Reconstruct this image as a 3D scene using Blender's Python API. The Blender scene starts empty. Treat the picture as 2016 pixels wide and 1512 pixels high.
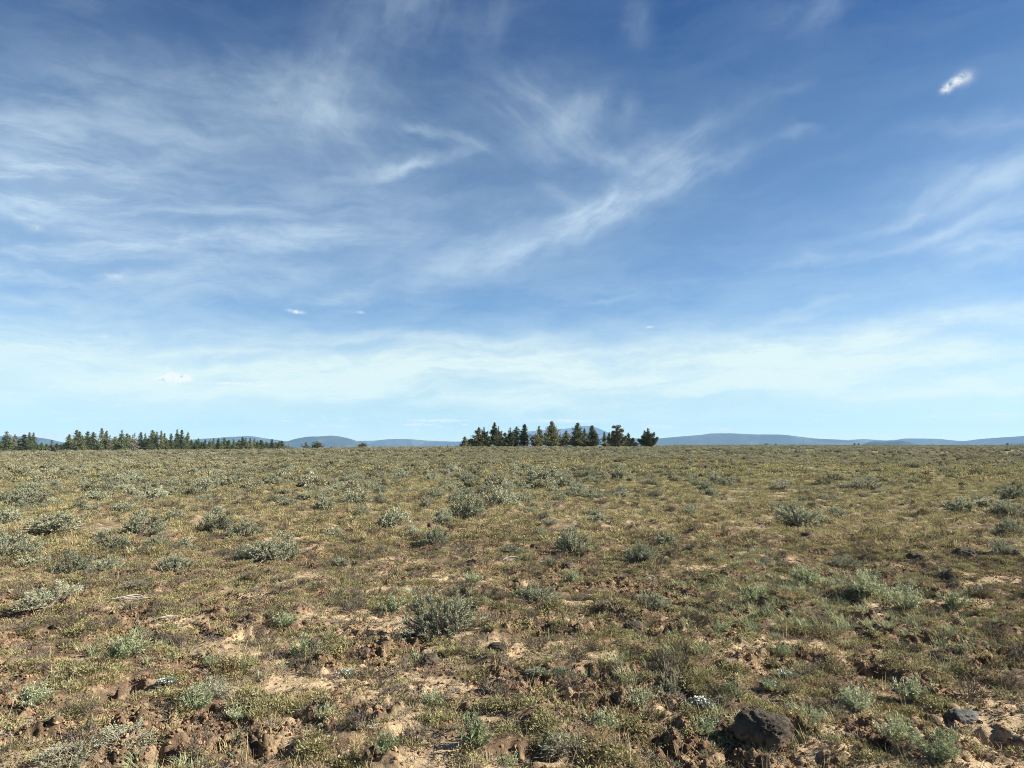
import bpy, math, numpy as np
from math import radians as R
# ------------------------------------------------------------------ camera, light, exposure
S = bpy.context.scene
C = S.collection
F_PX, CX, CY = 1456.0, 1008.0, 756.0          # focal length and centre in pixels of the 2016x1512 photograph
HOR = 873.0                                   # row of the true horizon
PITCH = math.atan((HOR - CY) / F_PX)
CAM_Z = 1.6
cam = bpy.data.cameras.new('camera'); camo = bpy.data.objects.new('camera', cam); C.objects.link(camo)
camo.location = (0, 0, CAM_Z); camo.rotation_euler = (math.pi / 2 + PITCH, 0, 0)
cam.sensor_width = 36; cam.lens = 26; cam.clip_start = 0.05; cam.clip_end = 120000
S.camera = camo
SUN_AZ, SUN_EL = R(88), R(32)                 # azimuth clockwise from the view direction
S.view_settings.view_transform = 'Standard'; S.view_settings.look = 'None'
S.view_settings.exposure = 1.5; S.view_settings.gamma = 1.0
S.render.film_transparent = False
S.cycles.max_bounces = 5; S.cycles.diffuse_bounces = 3; S.cycles.transmission_bounces = 4
S.cycles.transparent_max_bounces = 8; S.cycles.volume_bounces = 0
S.cycles.use_denoising = True; S.cycles.denoiser = 'OPENIMAGEDENOISE'; S.cycles.denoising_input_passes = 'RGB_ALBEDO_NORMAL'; S.cycles.denoising_prefilter = 'NONE'
S.cycles.pixel_filter_type = 'BLACKMAN_HARRIS'; S.cycles.filter_width = 1.0
S.cycles.sample_clamp_indirect = 4.0

sl = bpy.data.lights.new('sun', 'SUN'); sl.energy = 4.9; sl.angle = R(0.5); sl.color = (1.0, 0.94, 0.83)
so = bpy.data.objects.new('sun', sl); C.objects.link(so)
so.rotation_euler = (math.pi / 2 - SUN_EL, 0, math.pi - SUN_AZ)   # light arrives from the right of the view

def pix_dir(px, py):
    """world direction (unit) through a photograph pixel"""
    x = px - CX; u = CY - py
    y = F_PX * math.cos(PITCH) - u * math.sin(PITCH)
    z = F_PX * math.sin(PITCH) + u * math.cos(PITCH)
    n = math.sqrt(x * x + y * y + z * z)
    return x / n, y / n, z / n
def azel(px, py):
    x, y, z = pix_dir(px, py)
    return math.atan2(x, y), math.asin(z)

class NT:
    """small helper to wire nodes"""
    def __init__(s, tree): s.t = tree; s.n = tree.nodes; s.l = tree.links
    def node(s, ty, **kw):
        n = s.n.new(ty)
        for k, v in kw.items(): setattr(n, k, v)
        return n
    def put(s, sock, v):
        if isinstance(v, bpy.types.NodeSocket): s.l.new(v, sock)
        elif v is not None: sock.default_value = v
    def math(s, op, a, b=None, c=None, clamp=False):
        n = s.node('ShaderNodeMath', operation=op, use_clamp=clamp)
        for i, v in enumerate((a, b, c)): s.put(n.inputs[i], v)
        return n.outputs[0]
    def vmath(s, op, a, b=None, sc=None):
        n = s.node('ShaderNodeVectorMath', operation=op)
        s.put(n.inputs[0], a)
        if b is not None: s.put(n.inputs[1], b)
        if sc is not None: s.put(n.inputs[3], sc)
        return n.outputs[1] if op in ('DOT_PRODUCT', 'LENGTH') else n.outputs[0]
    def map(s, v, loc=(0, 0, 0), rot=0.0, sc=(1, 1, 1), ty='TEXTURE'):
        n = s.node('ShaderNodeMapping', vector_type=ty)
        s.put(n.inputs[0], v); n.inputs[1].default_value = loc; n.inputs[2].default_value = (0, 0, rot); n.inputs[3].default_value = sc
        return n.outputs[0]
    def noise(s, v, scale, detail=4, rough=0.55, dist=0.0, col=False):
        n = s.node('ShaderNodeTexNoise'); s.put(n.inputs['Vector'], v); n.inputs['Scale'].default_value = scale
        n.inputs['Detail'].default_value = detail; n.inputs['Roughness'].default_value = rough; n.inputs['Distortion'].default_value = dist
        return n.outputs[1] if col else n.outputs[0]
    def rng(s, v, a, b, c=0.0, d=1.0, smooth=True):
        n = s.node('ShaderNodeMapRange', interpolation_type='SMOOTHSTEP' if smooth else 'LINEAR')
        s.put(n.inputs[0], v)
        for i, q in enumerate((a, b, c, d)): n.inputs[i + 1].default_value = q
        return n.outputs[0]
    def mix(s, f, a, b, ty='MIX'):
        n = s.node('ShaderNodeMix', data_type='RGBA', blend_type=ty)
        s.put(n.inputs[0], f)
        for i, v in ((6, a), (7, b)):
            if isinstance(v, tuple) and len(v) == 3: v = v + (1,)
            s.put(n.inputs[i], v)
        return n.outputs[2]
    def ramp(s, f, stops, interp='LINEAR'):
        n = s.node('ShaderNodeValToRGB'); s.put(n.inputs[0], f); cr = n.color_ramp; cr.interpolation = interp
        while len(cr.elements) < len(stops): cr.elements.new(0.5)
        for e, (p, c) in zip(cr.elements, stops): e.position = p; e.color = tuple(c) + (1,)
        return n.outputs[0]

def build_sky():
    w = bpy.data.worlds.new('World'); S.world = w; w.use_nodes = True
    t = NT(w.node_tree); t.n.clear()
    sky = t.node('ShaderNodeTexSky', sky_type='NISHITA', sun_disc=False)
    sky.sun_elevation = SUN_EL; sky.sun_rotation = SUN_AZ
    sky.altitude = 1400; sky.air_density = 1.0; sky.dust_density = 0.6; sky.ozone_density = 2.0
    d = t.vmath('NORMALIZE', t.node('ShaderNodeTexCoord').outputs['Generated'])
    sep = t.node('ShaderNodeSeparateXYZ'); t.put(sep.inputs[0], d)
    x, y, z = sep.outputs
    az = t.math('ARCTAN2', x, y); el = t.math('ARCSINE', z)
    # clear-air colour: the physical sky, graded towards the photograph's pale cyan low down and deeper blue high up
    grade = t.ramp(t.math('MULTIPLY', el, 1.0 / R(40)), SKY_GRADE)
    base = t.mix(1.0, sky.outputs[0], grade, 'MULTIPLY')
    cv = t.node('ShaderNodeCombineXYZ'); t.put(cv.inputs[0], az); t.put(cv.inputs[1], el)
    p = cv.outputs[0]
    # domain warp gives the cirrus its feathered, curling outlines
    w1 = t.vmath('SUBTRACT', t.noise(p, 6.0, 4, 0.6, col=True), (0.5, 0.5, 0.5))
    w2 = t.vmath('SUBTRACT', t.noise(p, 26.0, 4, 0.6, col=True), (0.5, 0.5, 0.5))
    pw = t.vmath('ADD', t.vmath('ADD', p, t.vmath('SCALE', w1, sc=0.075)), t.vmath('SCALE', w2, sc=0.016))
    pn = t.vmath('ADD', p, t.vmath('SCALE', w1, sc=0.05))
    fam = {}
    for k, (ang, sx, sy, sc) in {'h': (R(3), 4.5, 1.0, 22), 'd': (R(28), 3.2, 1.0, 24), 'n': (R(-32), 3.0, 1.0, 22), 'v': (R(64), 1.8, 1.0, 20), 's': (R(2), 9.0, 1.0, 26)}.items():
        q = t.map(pn, rot=ang, sc=(sx, sy, 1), ty='TEXTURE')
        a = t.noise(q, sc * 1.3, 8, 0.63, 0.3)
        b = t.noise(q, sc * 0.28, 3, 0.5)
        fam[k] = t.rng(t.math('ADD', t.math('MULTIPLY', a, 0.62), t.math('MULTIPLY', b, 0.38)), 0.37, 0.66)
    tot = None; last = None
    sums = {}
    def chain(v, prev):
        # evaluating the masks one after the other keeps the node stack small
        n = t.node('ShaderNodeVectorMath', operation='MULTIPLY_ADD'); t.put(n.inputs[0], prev); n.inputs[1].default_value = (1e-7,) * 3; t.put(n.inputs[2], v)
        return n.outputs[0]
    for (k, x1, y1, x2, y2, wd, st) in STREAKS:
        a1, e1 = azel(x1, y1); a2, e2 = azel(x2, y2)
        L = max(math.hypot(a2 - a1, e2 - e1) * 0.5, 1e-3); ang = math.atan2(e2 - e1, a2 - a1)
        W = wd / F_PX
        src = pw if last is None else chain(pw, last)
        q = t.map(src, loc=((a1 + a2) / 2, (e1 + e2) / 2, 0), rot=ang, sc=(L * 0.95 + W * 0.4, W, 1.0))
        m = t.math('EXPONENT', t.math('MULTIPLY', t.vmath('DOT_PRODUCT', q, q), -1.0))
        m = t.math('MULTIPLY', m, st)
        sums[k] = m if k not in sums else t.math('ADD', sums[k], m)
        last = sums[k]
    for k, m in sums.items():
        v = t.math('MULTIPLY', m, t.math('ADD', t.math('MULTIPLY', fam[k], 0.62), 0.29))
        tot = v if tot is None else t.math('ADD', tot, v)
    # thin veil everywhere, thicker towards the horizon, fading where the photograph's deep blue gaps are
    veil = t.math('MULTIPLY', fam['h'], t.rng(el, R(0), R(22), 0.34, 0.05))
    tot = t.math('ADD', tot, veil)
    band = t.math('MULTIPLY', t.rng(el, R(1.0), R(4.0)), t.rng(el, R(10.3), R(6.2)))
    tot = t.math('ADD', tot, t.math('MULTIPLY', band, t.math('ADD', t.math('MULTIPLY', fam['s'], 0.34), 0.20)))
    tot = t.math('MINIMUM', tot, 0.86)
    col = t.mix(tot, base, t.mix(t.rng(el, R(5), R(16)), CIRRUS_LOW, CIRRUS))
    # small cumulus: ragged lumps with a soft grey underside
    cn = t.noise(p, 150.0, 6, 0.66, 0.4)
    cq = t.vmath('ADD', p, t.vmath('SCALE', t.vmath('SUBTRACT', t.noise(p, 150.0, 4, 0.65, col=True), (0.5, 0.5, 0.5)), sc=0.004))
    cum = None
    for (x1, y1, x2, y2, wd, st) in CUMULUS:
        a1, e1 = azel(x1, y1); a2, e2 = azel(x2, y2)
        L = math.hypot(a2 - a1, e2 - e1) * 0.5; ang = math.atan2(e2 - e1, a2 - a1); W = wd / F_PX
        q = t.map(chain(cq, last), loc=((a1 + a2) / 2, (e1 + e2) / 2, 0), rot=ang, sc=(L, W, 1.0))
        m = t.math('MULTIPLY', t.math('EXPONENT', t.math('MULTIPLY', t.vmath('DOT_PRODUCT', q, q), -1.6)), st * 1.2)
        cum = m if cum is None else t.math('ADD', cum, m)
        last = cum
    cm = t.math('MULTIPLY', cum, t.rng(cn, 0.26, 0.58, 0.25, 1.0), clamp=True)
    shade = t.rng(t.noise(p, 150.0, 3, 0.5), 0.20, 0.46)
    ccol = t.mix(shade, CUM_DARK, CUM_LIGHT)
    col = t.mix(cm, col, ccol)
    # strings of tiny flat cumulus just over the hills
    lowq = t.map(p, sc=(5.0, 1.0, 1.0))
    ln = t.rng(t.noise(lowq, 330.0, 3, 0.55), 0.56, 0.66)
    ln = t.math('MULTIPLY', ln, t.rng(t.noise(p, 9.0, 2, 0.5), 0.42, 0.58))
    lb = t.math('MULTIPLY', t.rng(el, R(0.5), R(1.0)), t.rng(el, R(2.5), R(1.6)))
    col = t.mix(t.math('MULTIPLY', t.math('MULTIPLY', ln, lb), 0.75), col, CUM_LIGHT)
    bg = t.node('ShaderNodeBackground'); t.put(bg.inputs[0], col); bg.inputs[1].default_value = SKY_STRENGTH
    out = t.node('ShaderNodeOutputWorld'); t.l.new(bg.outputs[0], out.inputs[0])
    w.cycles.sampling_method = 'MANUAL'; w.cycles.sample_map_resolution = 512

SKY_STRENGTH = 0.062
SKY_GRADE = [(0.0, (.80, 1.03, .98)), (.035, (.60, .80, .84)), (.07, (.51, .70, .80)), (.15, (.50, .67, .80)), (.38, (.50, .635, .72)), (.59, (.38, .53, .64)), (.74, (.17, .36, .56)), (1.0, (.14, .32, .51))]
CIRRUS = (4.35, 5.3, 5.9); CIRRUS_LOW = (5.1, 5.85, 5.3)
CUM_LIGHT = (5.7, 5.9, 5.7); CUM_DARK = (2.5, 3.6, 3.9)
# family, x1,y1,x2,y2 (photograph pixels, converted to sky directions), half width, strength
STREAKS = [
    # broad veils
    ('h', -400, 465, 640, 490, 84, .46), ('h', -400, 270, 520, 270, 120, .34), ('n', 420, 150, 820, 300, 105, .28), ('h', 200, 420, 900, 400, 90, .20), ('h', -300, 340, 260, 350, 60, .22),
    ('d', 560, 560, 1120, 430, 80, .22), ('n', 900, 160, 1180, 260, 90, .22), ('d', 1150, 400, 1420, 260, 80, .14),
    ('s', -300, 690, 1100, 690, 42, .34), ('s', -300, 765, 900, 750, 46, .38), ('s', 600, 760, 2300, 745, 52, .66), ('s', 1400, 690, 2300, 650, 46, .40),
    ('s', 700, 810, 2300, 805, 26, .30), ('d', 1750, 470, 2150, 330, 90, .22),
    # fibres and wisps
    ('h', -150, 330, 330, 345, 30, .34), ('h', -200, 215, 250, 265, 34, .26), ('h', -100, 385, 60, 390, 26, .20),
    ('h', 150, 150, 560, 150, 40, .20), ('n', 200, 190, 480, 320, 40, .14),
    ('v', 600, 240, 665, 50, 50, .26), ('v', 640, 240, 760, 180, 56, .14), ('v', 525, 160, 560, 105, 26, .20), ('h', 470, 180, 700, 215, 50, .14),
    ('v', 720, 60, 860, -60, 70, .22), ('v', 930, 60, 1000, 0, 40, .14), ('v', 1240, 60, 1270, 10, 34, .18),
    ('v', 1590, 60, 1640, -20, 30, .18), ('d', 1480, 60, 1620, 30, 40, .10),
    ('n', 790, 238, 935, 300, 11, .42), ('h', 725, 338, 935, 308, 12, .44), ('h', 690, 320, 820, 330, 22, .24), ('n', 900, 285, 945, 305, 6, .2),
    ('n', 1010, 130, 1130, 250, 16, .14), ('n', 1000, 220, 1090, 290, 40, .20),
    ('v', 1060, 270, 1180, 185, 30, .32), ('n', 1110, 270, 1260, 335, 17, .42), ('v', 1225, 230, 1250, 190, 18, .18),
    ('d', 1240, 315, 1410, 292, 30, .36), ('d', 1060, 450, 1410, 305, 24, .48), ('d', 960, 505, 1260, 385, 34, .36),
    ('n', 1060, 370, 1130, 400, 16, .22), ('d', 1320, 260, 1500, 190, 20, .24), ('d', 1520, 190, 1590, 170, 9, .14),
    ('d', 840, 545, 1090, 480, 26, .16), ('h', 1530, 255, 1590, 258, 9, .26),
    ('s', -200, 575, 300, 590, 14, .30), ('h', 100, 465, 760, 470, 26, .20), ('s', 570, 585, 700, 590, 9, .28), ('h', 0, 400, 300, 360, 16, .18),
    ('s', -100, 665, 760, 690, 14, .22), ('s', 400, 655, 1100, 668, 12, .22), ('s', 950, 697, 1300, 690, 9, .26), ('s', 600, 722, 1500, 712, 14, .22),
    ('s', 1720, 640, 2150, 615, 18, .34), ('s', 1440, 690, 1900, 668, 12, .2),
    ('d', 1430, 655, 1720, 595, 10, .22), ('s', 1520, 615, 1660, 596, 8, .26), ('d', 1160, 607, 1260, 580, 5, .22),
    ('h', 1500, 520, 1760, 508, 10, .22), ('d', 1640, 478, 1860, 415, 10, .26), ('d', 1720, 510, 1980, 420, 11, .26),
    ('d', 1820, 400, 2120, 280, 28, .36), ('d', 1900, 470, 2150, 380, 18, .22), ('h', 1800, 268, 2080, 235, 14, .22),
    ('h', 1860, 500, 2130, 485, 13, .38), ('h', 1900, 525, 2100, 505, 7, .22), ('h', 0, 20, 260, 5, 30, .12),
]
CUMULUS = [(1860, 173, 1898, 150, 8, .62), (1850, 178, 1876, 172, 7, .6), (1880, 162, 1920, 144, 12, .42),
           (312, 745.5, 374, 746.5, 5.5, 4.0), (322, 741, 352, 741, 5.5, 3.2), (352, 742, 374, 743, 4.5, 3.0), (302, 748, 335, 749, 2.2, .6),
           (395, 753, 525, 756, 3.2, .8), (505, 758, 535, 759, 2.6, .6), (324, 725, 336, 726, 2.4, .5), (266, 755, 288, 755, 2, .45),
           (95, 760, 116, 760, 3, .4), (8, 773, 36, 774, 2, .4), (218, 798, 262, 796, 3.4, .4),
           (566, 611, 600, 616, 3.6, .8), (702, 613, 718, 616, 3, .35), (205, 545, 250, 542, 7, .35), (50, 450, 90, 446, 8, .25), (188, 663, 220, 661, 4, .3),
           (1270, 644, 1288, 644, 2.6, .55), (1106, 739, 1126, 739, 2, .4), (1148, 750, 1176, 751, 2.2, .4), (1032, 803, 1058, 804, 2.6, .4),
           (785, 836, 860, 836, 3, 1.4), (800, 828, 930, 828, 2.6, 1.2), (-20, 862, 140, 858, 8, 1.4),
           (600, 838, 700, 840, 3, .9), (1380, 843, 1450, 845, 3.6, 1.2), (1545, 846, 1600, 847, 3, .4),
           (1020, 828, 1200, 829, 4, .9), (1260, 838, 1340, 842, 5, .9), (1806, 820, 1890, 819, 1.8, .8), (1925, 815, 2016, 816, 2, 1.1), (1930, 825, 2000, 828, 2, .9),
           (1672, 775, 1694, 775, 2.2, .3), (1722, 771, 1750, 771, 2.4, .5)]
build_sky()

# ------------------------------------------------------------------ helpers
def H_(ix, iy, seed):
    h = (ix.astype(np.uint64) * np.uint64(0x9E3779B1) + iy.astype(np.uint64) * np.uint64(0x85EBCA77) + np.uint64(seed * 0xC2B2AE3D + 12345))
    h &= np.uint64(0xFFFFFFFF); h ^= h >> np.uint64(15); h = (h * np.uint64(0x2C1B3C6D)) & np.uint64(0xFFFFFFFF)
    h ^= h >> np.uint64(12); h = (h * np.uint64(0x297A2D39)) & np.uint64(0xFFFFFFFF); h ^= h >> np.uint64(15)
    return h.astype(np.float64) / 4294967296.0
def perlin(x, y, seed=0):
    x = np.asarray(x, float) + 10000.0; y = np.asarray(y, float) + 10000.0
    x0 = np.floor(x); y0 = np.floor(y); fx = x - x0; fy = y - y0
    ix = x0.astype(np.int64); iy = y0.astype(np.int64)
    def g(dx, dy):
        a = H_(ix + dx, iy + dy, seed) * 2 * np.pi
        return np.cos(a) * (fx - dx) + np.sin(a) * (fy - dy)
    u = fx * fx * fx * (fx * (fx * 6 - 15) + 10); v = fy * fy * fy * (fy * (fy * 6 - 15) + 10)
    a = g(0, 0); b = g(1, 0); c = g(0, 1); d = g(1, 1)
    return ((a + (b - a) * u) + ((c + (d - c) * u) - (a + (b - a) * u)) * v) * 1.5
def fbm(x, y, wl, octs=3, seed=0, gain=0.5):
    s = 0; a = 1; n = 0
    for i in range(octs):
        s = s + a * perlin(x / wl, y / wl, seed + i * 17); n += a; a *= gain; wl *= 0.5
    return s / n
def sstep(a, b, v):
    t = np.clip((v - a) / (b - a), 0, 1); return t * t * (3 - 2 * t)

def tag(o, label=None, cat=None, group=None, kind=None):
    if label: o['label'] = label
    if cat: o['category'] = cat
    if group: o['group'] = group
    if kind: o['kind'] = kind
    return o
def mesh_np(name, V, F, mat=None, smooth=False, attrs=None):
    V = np.ascontiguousarray(V, np.float32); F = np.ascontiguousarray(F, np.int32)
    me = bpy.data.meshes.new(name); k = F.shape[1]
    me.vertices.add(len(V)); me.vertices.foreach_set('co', V.ravel())
    me.loops.add(F.size); me.loops.foreach_set('vertex_index', F.ravel())
    me.polygons.add(len(F)); me.polygons.foreach_set('loop_start', np.arange(0, F.size, k, dtype=np.int32))
    if smooth: me.polygons.foreach_set('use_smooth', np.ones(len(F), bool))
    else: me.shade_flat()
    for an, av in (attrs or {}).items():
        at = me.attributes.new(an, 'FLOAT', 'POINT'); at.data.foreach_set('value', np.ascontiguousarray(av, np.float32))
    me.update(calc_edges=True)
    if mat: me.materials.append(mat)
    return me
def obj(name, me, parent=None, link=True):
    o = bpy.data.objects.new(name, me)
    if link: C.objects.link(o)
    if parent: o.parent = parent
    return o

class Geo:
    """collects quads of leaves, tubes and the like for one mesh"""
    def __init__(s): s.V = []; s.F = []; s.n = 0
    def add(s, V, F): s.V.append(V); s.F.append(F + s.n); s.n += len(V)
    def leaves(s, P, D, L, W, rng, fold=0.0):
        """diamond leaves: P base points, D directions, L lengths, W widths"""
        n = len(P); L = np.broadcast_to(L, n)[:, None]; W = np.broadcast_to(W, n)[:, None]
        rv = rng.normal(size=(n, 3)); Sd = np.cross(D, rv); Sd /= np.linalg.norm(Sd, axis=1)[:, None] + 1e-9
        mid = P + D * L * 0.5
        V = np.stack([P, mid + Sd * W * 0.5, P + D * L, mid - Sd * W * 0.5], 1).reshape(-1, 3)
        s.add(V, np.arange(4 * n).reshape(-1, 4))
    def blades(s, P, D, L, W, bend, rng):
        """two-segment grass blades"""
        n = len(P); L = np.broadcast_to(L, n)[:, None]; W = np.broadcast_to(W, n)[:, None]
        hz = D.copy(); hz[:, 2] = 0; hn = np.linalg.norm(hz, axis=1)[:, None] + 1e-6; hz /= hn
        Sd = np.stack([-hz[:, 1], hz[:, 0], 0 * hz[:, 0]], 1)
        m = P + D * L * 0.55; D2 = D + hz * bend; D2[:, 2] -= bend * 0.3; D2 /= np.linalg.norm(D2, axis=1)[:, None]
        t = m + D2 * L * 0.45
        V = np.stack([P - Sd * W * .5, P + Sd * W * .5, m + Sd * W * .4, m - Sd * W * .4, t + Sd * W * .08, t - Sd * W * .08], 1).reshape(-1, 3)
        b = (np.arange(n) * 6)[:, None]
        s.add(V, np.concatenate([b + np.array([[0, 1, 2, 3]]), b + np.array([[3, 2, 4, 5]])]))
    def tubes(s, A, B, ra, rb):
        """three-sided tapering tubes from A to B"""
        n = len(A); D = B - A; D = D / (np.linalg.norm(D, axis=1)[:, None] + 1e-9)
        ref = np.where(np.abs(D[:, 2:3]) > 0.9, np.array([[1., 0, 0]]), np.array([[0, 0, 1.]]))
        U = np.cross(D, ref); U /= np.linalg.norm(U, axis=1)[:, None] + 1e-9; W = np.cross(D, U)
        ra = np.broadcast_to(ra, n)[:, None]; rb = np.broadcast_to(rb, n)[:, None]; vs = []
        for (p, r) in ((A, ra), (B, rb)):
            for k in range(3):
                a = k * 2 * math.pi / 3; vs.append(p + (U * math.cos(a) + W * math.sin(a)) * r)
        V = np.stack(vs, 1).reshape(-1, 3); b = (np.arange(n) * 6)[:, None]
        s.add(V, np.concatenate([b + np.array([[k, (k + 1) % 3, 3 + (k + 1) % 3, 3 + k]]) for k in range(3)]))
    def mesh(s, name, mat, smooth=False): return mesh_np(name, np.concatenate(s.V), np.concatenate(s.F), mat, smooth)
def unit(v): return v / (np.linalg.norm(v, axis=-1, keepdims=True) + 1e-9)

# ------------------------------------------------------------------ terrain
TAN_MAX = 1.0
CREST = [(-900, 889, 210), (0, 887.5, 210), (400, 887, 215), (560, 885.5, 230), (640, 883, 250), (760, 881.5, 280), (900, 880.5, 300),
         (1270, 880, 300), (1330, 876.6, 700), (1500, 876, 900), (2016, 876, 1000), (3000, 876, 1000)]
_ct = np.array([[(c[0] - CX) / F_PX, (c[1] - HOR) / F_PX, c[2]] for c in CREST])
_ca = np.arctan(_ct[:, 0])
def macro(x, y):
    """large shape of the plain: flat by the camera, a faint crest ahead, then sinking away"""
    r = np.hypot(x, y) + 1e-6; az = np.arctan2(x, np.abs(y) + 1e-9)
    sl = np.interp(az, _ca, _ct[:, 1]); D = np.interp(az, _ca, _ct[:, 2])
    hc = CAM_Z - D * sl
    t = np.clip(r / D, 0, 1)
    near = hc * t * t * (3 - 2 * t)
    # keep the approach monotone in view
    far = hc - (r - D) * (sl + 0.0012) - 0.6 * sstep(0, 120, r - D)
    h = np.where(r < D, near, far)
    h = h + 0.10 * fbm(x, y, 22.0, 2, 5) * sstep(4, 25, r) * (1 - sstep(90, 260, r)) 
    h = h + 0.10 * sstep(4, 6, x) * (1 - sstep(6, 11, x)) * sstep(3, 6, y) * (1 - sstep(8, 14, y))
    return h
PITS = []      # x, y, radius, depth (negative = mound)
def masks(x, y):
    r = np.hypot(x, y)
    n = fbm(x * .75, y, .80, 4, 21, .6) + .25 * fbm(x, y, 3.5, 2, 22)
    bare = sstep(0.06 + 0.016 * np.clip(r - 6, 0, 30), 0.24 + 0.016 * np.clip(r - 6, 0, 30), n)
    m = fbm(x + 7, y, 0.9, 3, 31)
    clod = sstep(-0.10, 0.10, m) * (1 - 0.8 * bare)
    return bare, clod
def lod(wl, r): return sstep(2.0, 4.0, wl / (0.0034 * r + 1e-6))
def height(x, y):
    x = np.asarray(x, float); y = np.asarray(y, float)
    r = np.hypot(x, y); h = macro(x, y)
    near = r < 140
    if near.any():
        xs, ys, rs = x[near], y[near], r[near]
        bare, clod = masks(xs, ys)
        d = 0.045 * fbm(xs, ys, 1.7, 2, 3) + 0.05 * perlin(xs / .62, ys / .62, 8) * (1 - .6 * bare) * lod(.6, rs)
        hum = np.maximum(0, perlin(xs / .31, ys / .31, 11)) * 0.085 * (1 - .7 * bare) * lod(.3, rs)
        n1 = 1 - np.abs(perlin(xs / .105, ys / .105, 12)) * 2.2
        n2 = 1 - np.abs(perlin(xs / .05, ys / .05, 13)) * 2.2
        cl = -(0.042 * n1 * lod(.1, rs) + 0.022 * n2 * lod(.05, rs)) * (0.15 + 0.85 * clod)
        cl += 0.008 * perlin(xs / .04, ys / .04, 14) * lod(.04, rs)
        d = d + hum + cl
        for (qx, qy, qr, qd) in PITS:
            k = (xs - qx) ** 2 + (ys - qy) ** 2
            mm = k < (qr * 2.5) ** 2
            if mm.any():
                a = np.arctan2(ys[mm] - qy, xs[mm] - qx); rr = np.sqrt(k[mm]) / (qr * (1 + .35 * np.sin(a * 2 + qx * 9) + .2 * np.sin(a * 5 + qy * 7)))
                d[mm] -= qd * np.exp(-rr ** 4) if qd > 0 else qd * .55 * np.exp(-rr ** 2)
        h = h.copy(); h[near] += d * sstep(140, 100, rs)
    return h
def ground_at(px, py, full=True):
    x, y = ground_hit(px, py, 0.0)
    if full:
        for _ in range(2):
            o = np.linspace(-.12, .12, 3); gx, gy = np.meshgrid(x + o, y + o); gx = gx.ravel(); gy = gy.ravel()
            x, y = ground_hit(px, py, float((height(gx, gy) - macro(gx, gy)).mean()))
    return x, y
def ground_hit(px, py, dh):
    """ground point seen at a photograph pixel (ray marched on the large terrain shape)"""
    dx, dy, dz = pix_dir(px, py); t = 1.0
    prev = t
    while t < 60000:
        z = CAM_Z + dz * t
        if z - dh <= float(macro(np.array([dx * t]), np.array([dy * t]))[0]): break
        prev = t; t *= 1.01
    a, b = prev, t
    for _ in range(20):
        m = (a + b) / 2
        if CAM_Z + dz * m - dh <= float(macro(np.array([dx * m]), np.array([dy * m]))[0]): b = m
        else: a = m
    return dx * b, dy * b
def hz(x, y): return float(height(np.array([x]), np.array([y]))[0])

for (px, py, rr, dd) in [(225, 1366, .09, .10), (268, 1352, .13, .11), (432, 1455, .10, .13), (1712, 1332, .10, .12), 
                         (1700, 1455, .07, .13), (1745, 1462, .08, .12), (1590, 1440, .06, .12), (900, 1395, .10, .08), (1120, 1362, .09, .08),
                         (1205, 1265, .08, .09), (1340, 1362, .10, .10), (660, 1315, .05, .08), (520, 1480, .12, .10), (1030, 1485, .12, .08),
                         (1000, 1275, .12, -.07), (1860, 1245, .10, .10), (1790, 1225, .10, -.08), (1930, 1340, .10, .10),
                         (1160, 1210, .12, .10), (1070, 1200, .14, .08), (1000, 1225, .1, .08), (60, 1450, .10, .09), (330, 1490, .12, .09),
                         (690, 1410, .14, .08), (760, 1455, .12, .07), (1960, 1450, .12, .11), (1450, 1495, .14, .08), (840, 1240, .16, .05)]:
    gx, gy = ground_at(px, py, False); PITS.append((gx, gy, rr, dd))
_r = np.random.default_rng(77)
for _ in range(200):
    ra = math.sqrt(_r.uniform(3.2 ** 2, 22 ** 2)); aa = _r.uniform(-.72, .72)
    PITS.append((ra * math.sin(aa), ra * math.cos(aa), _r.uniform(.05, .12), _r.choice([-1, 1, 1]) * _r.uniform(.05, .10)))

# ------------------------------------------------------------------ materials
def material(name, rough=0.9, spec=0.2):
    m = bpy.data.materials.new(name); m.use_nodes = True; t = NT(m.node_tree)
    b = t.n['Principled BSDF']; b.inputs['Roughness'].default_value = rough; b.inputs['Specular IOR Level'].default_value = spec
    return m, t, b
def leaf_mat(name, stops, wscale=1.3, trans=0.25, nscale=0.5):
    """foliage: colour varies per plant (object random) and across the land"""
    m = bpy.data.materials.new(name); m.use_nodes = True; t = NT(m.node_tree); t.n.clear()
    oi = t.node('ShaderNodeObjectInfo').outputs['Random']
    g = t.node('ShaderNodeNewGeometry')
    pos = g.outputs['Position']
    n1 = t.noise(pos, wscale, 3); n2 = t.noise(pos, 60.0 * nscale, 2)
    isl = g.outputs['Random Per Island']
    f = t.math('ADD', t.math('MULTIPLY', t.math('SUBTRACT', n1, .5), 1.3), t.math('ADD', t.math('MULTIPLY', oi, .75), t.math('MULTIPLY', isl, .25)), clamp=True)
    c = t.ramp(f, stops)
    d = t.node('ShaderNodeBsdfDiffuse'); t.put(d.inputs[0], c)
    tr = t.node('ShaderNodeBsdfTranslucent'); t.put(tr.inputs[0], c)
    mx = t.node('ShaderNodeMixShader'); mx.inputs[0].default_value = trans
    t.l.new(d.outputs[0], mx.inputs[1]); t.l.new(tr.outputs[0], mx.inputs[2])
    o = t.node('ShaderNodeOutputMaterial'); t.l.new(mx.outputs[0], o.inputs[0])
    return m
M = {}
M['sage'] = leaf_mat('sagebrush_leaf', [(0, (.22, .23, .155)), (.5, (.35, .36, .245)), (1, (.43, .44, .31))], .4)
M['sage_far'] = leaf_mat('sagebrush_leaf_far', [(0, (.19, .18, .115)), (.5, (.30, .285, .185)), (1, (.42, .40, .28))], .05)
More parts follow.
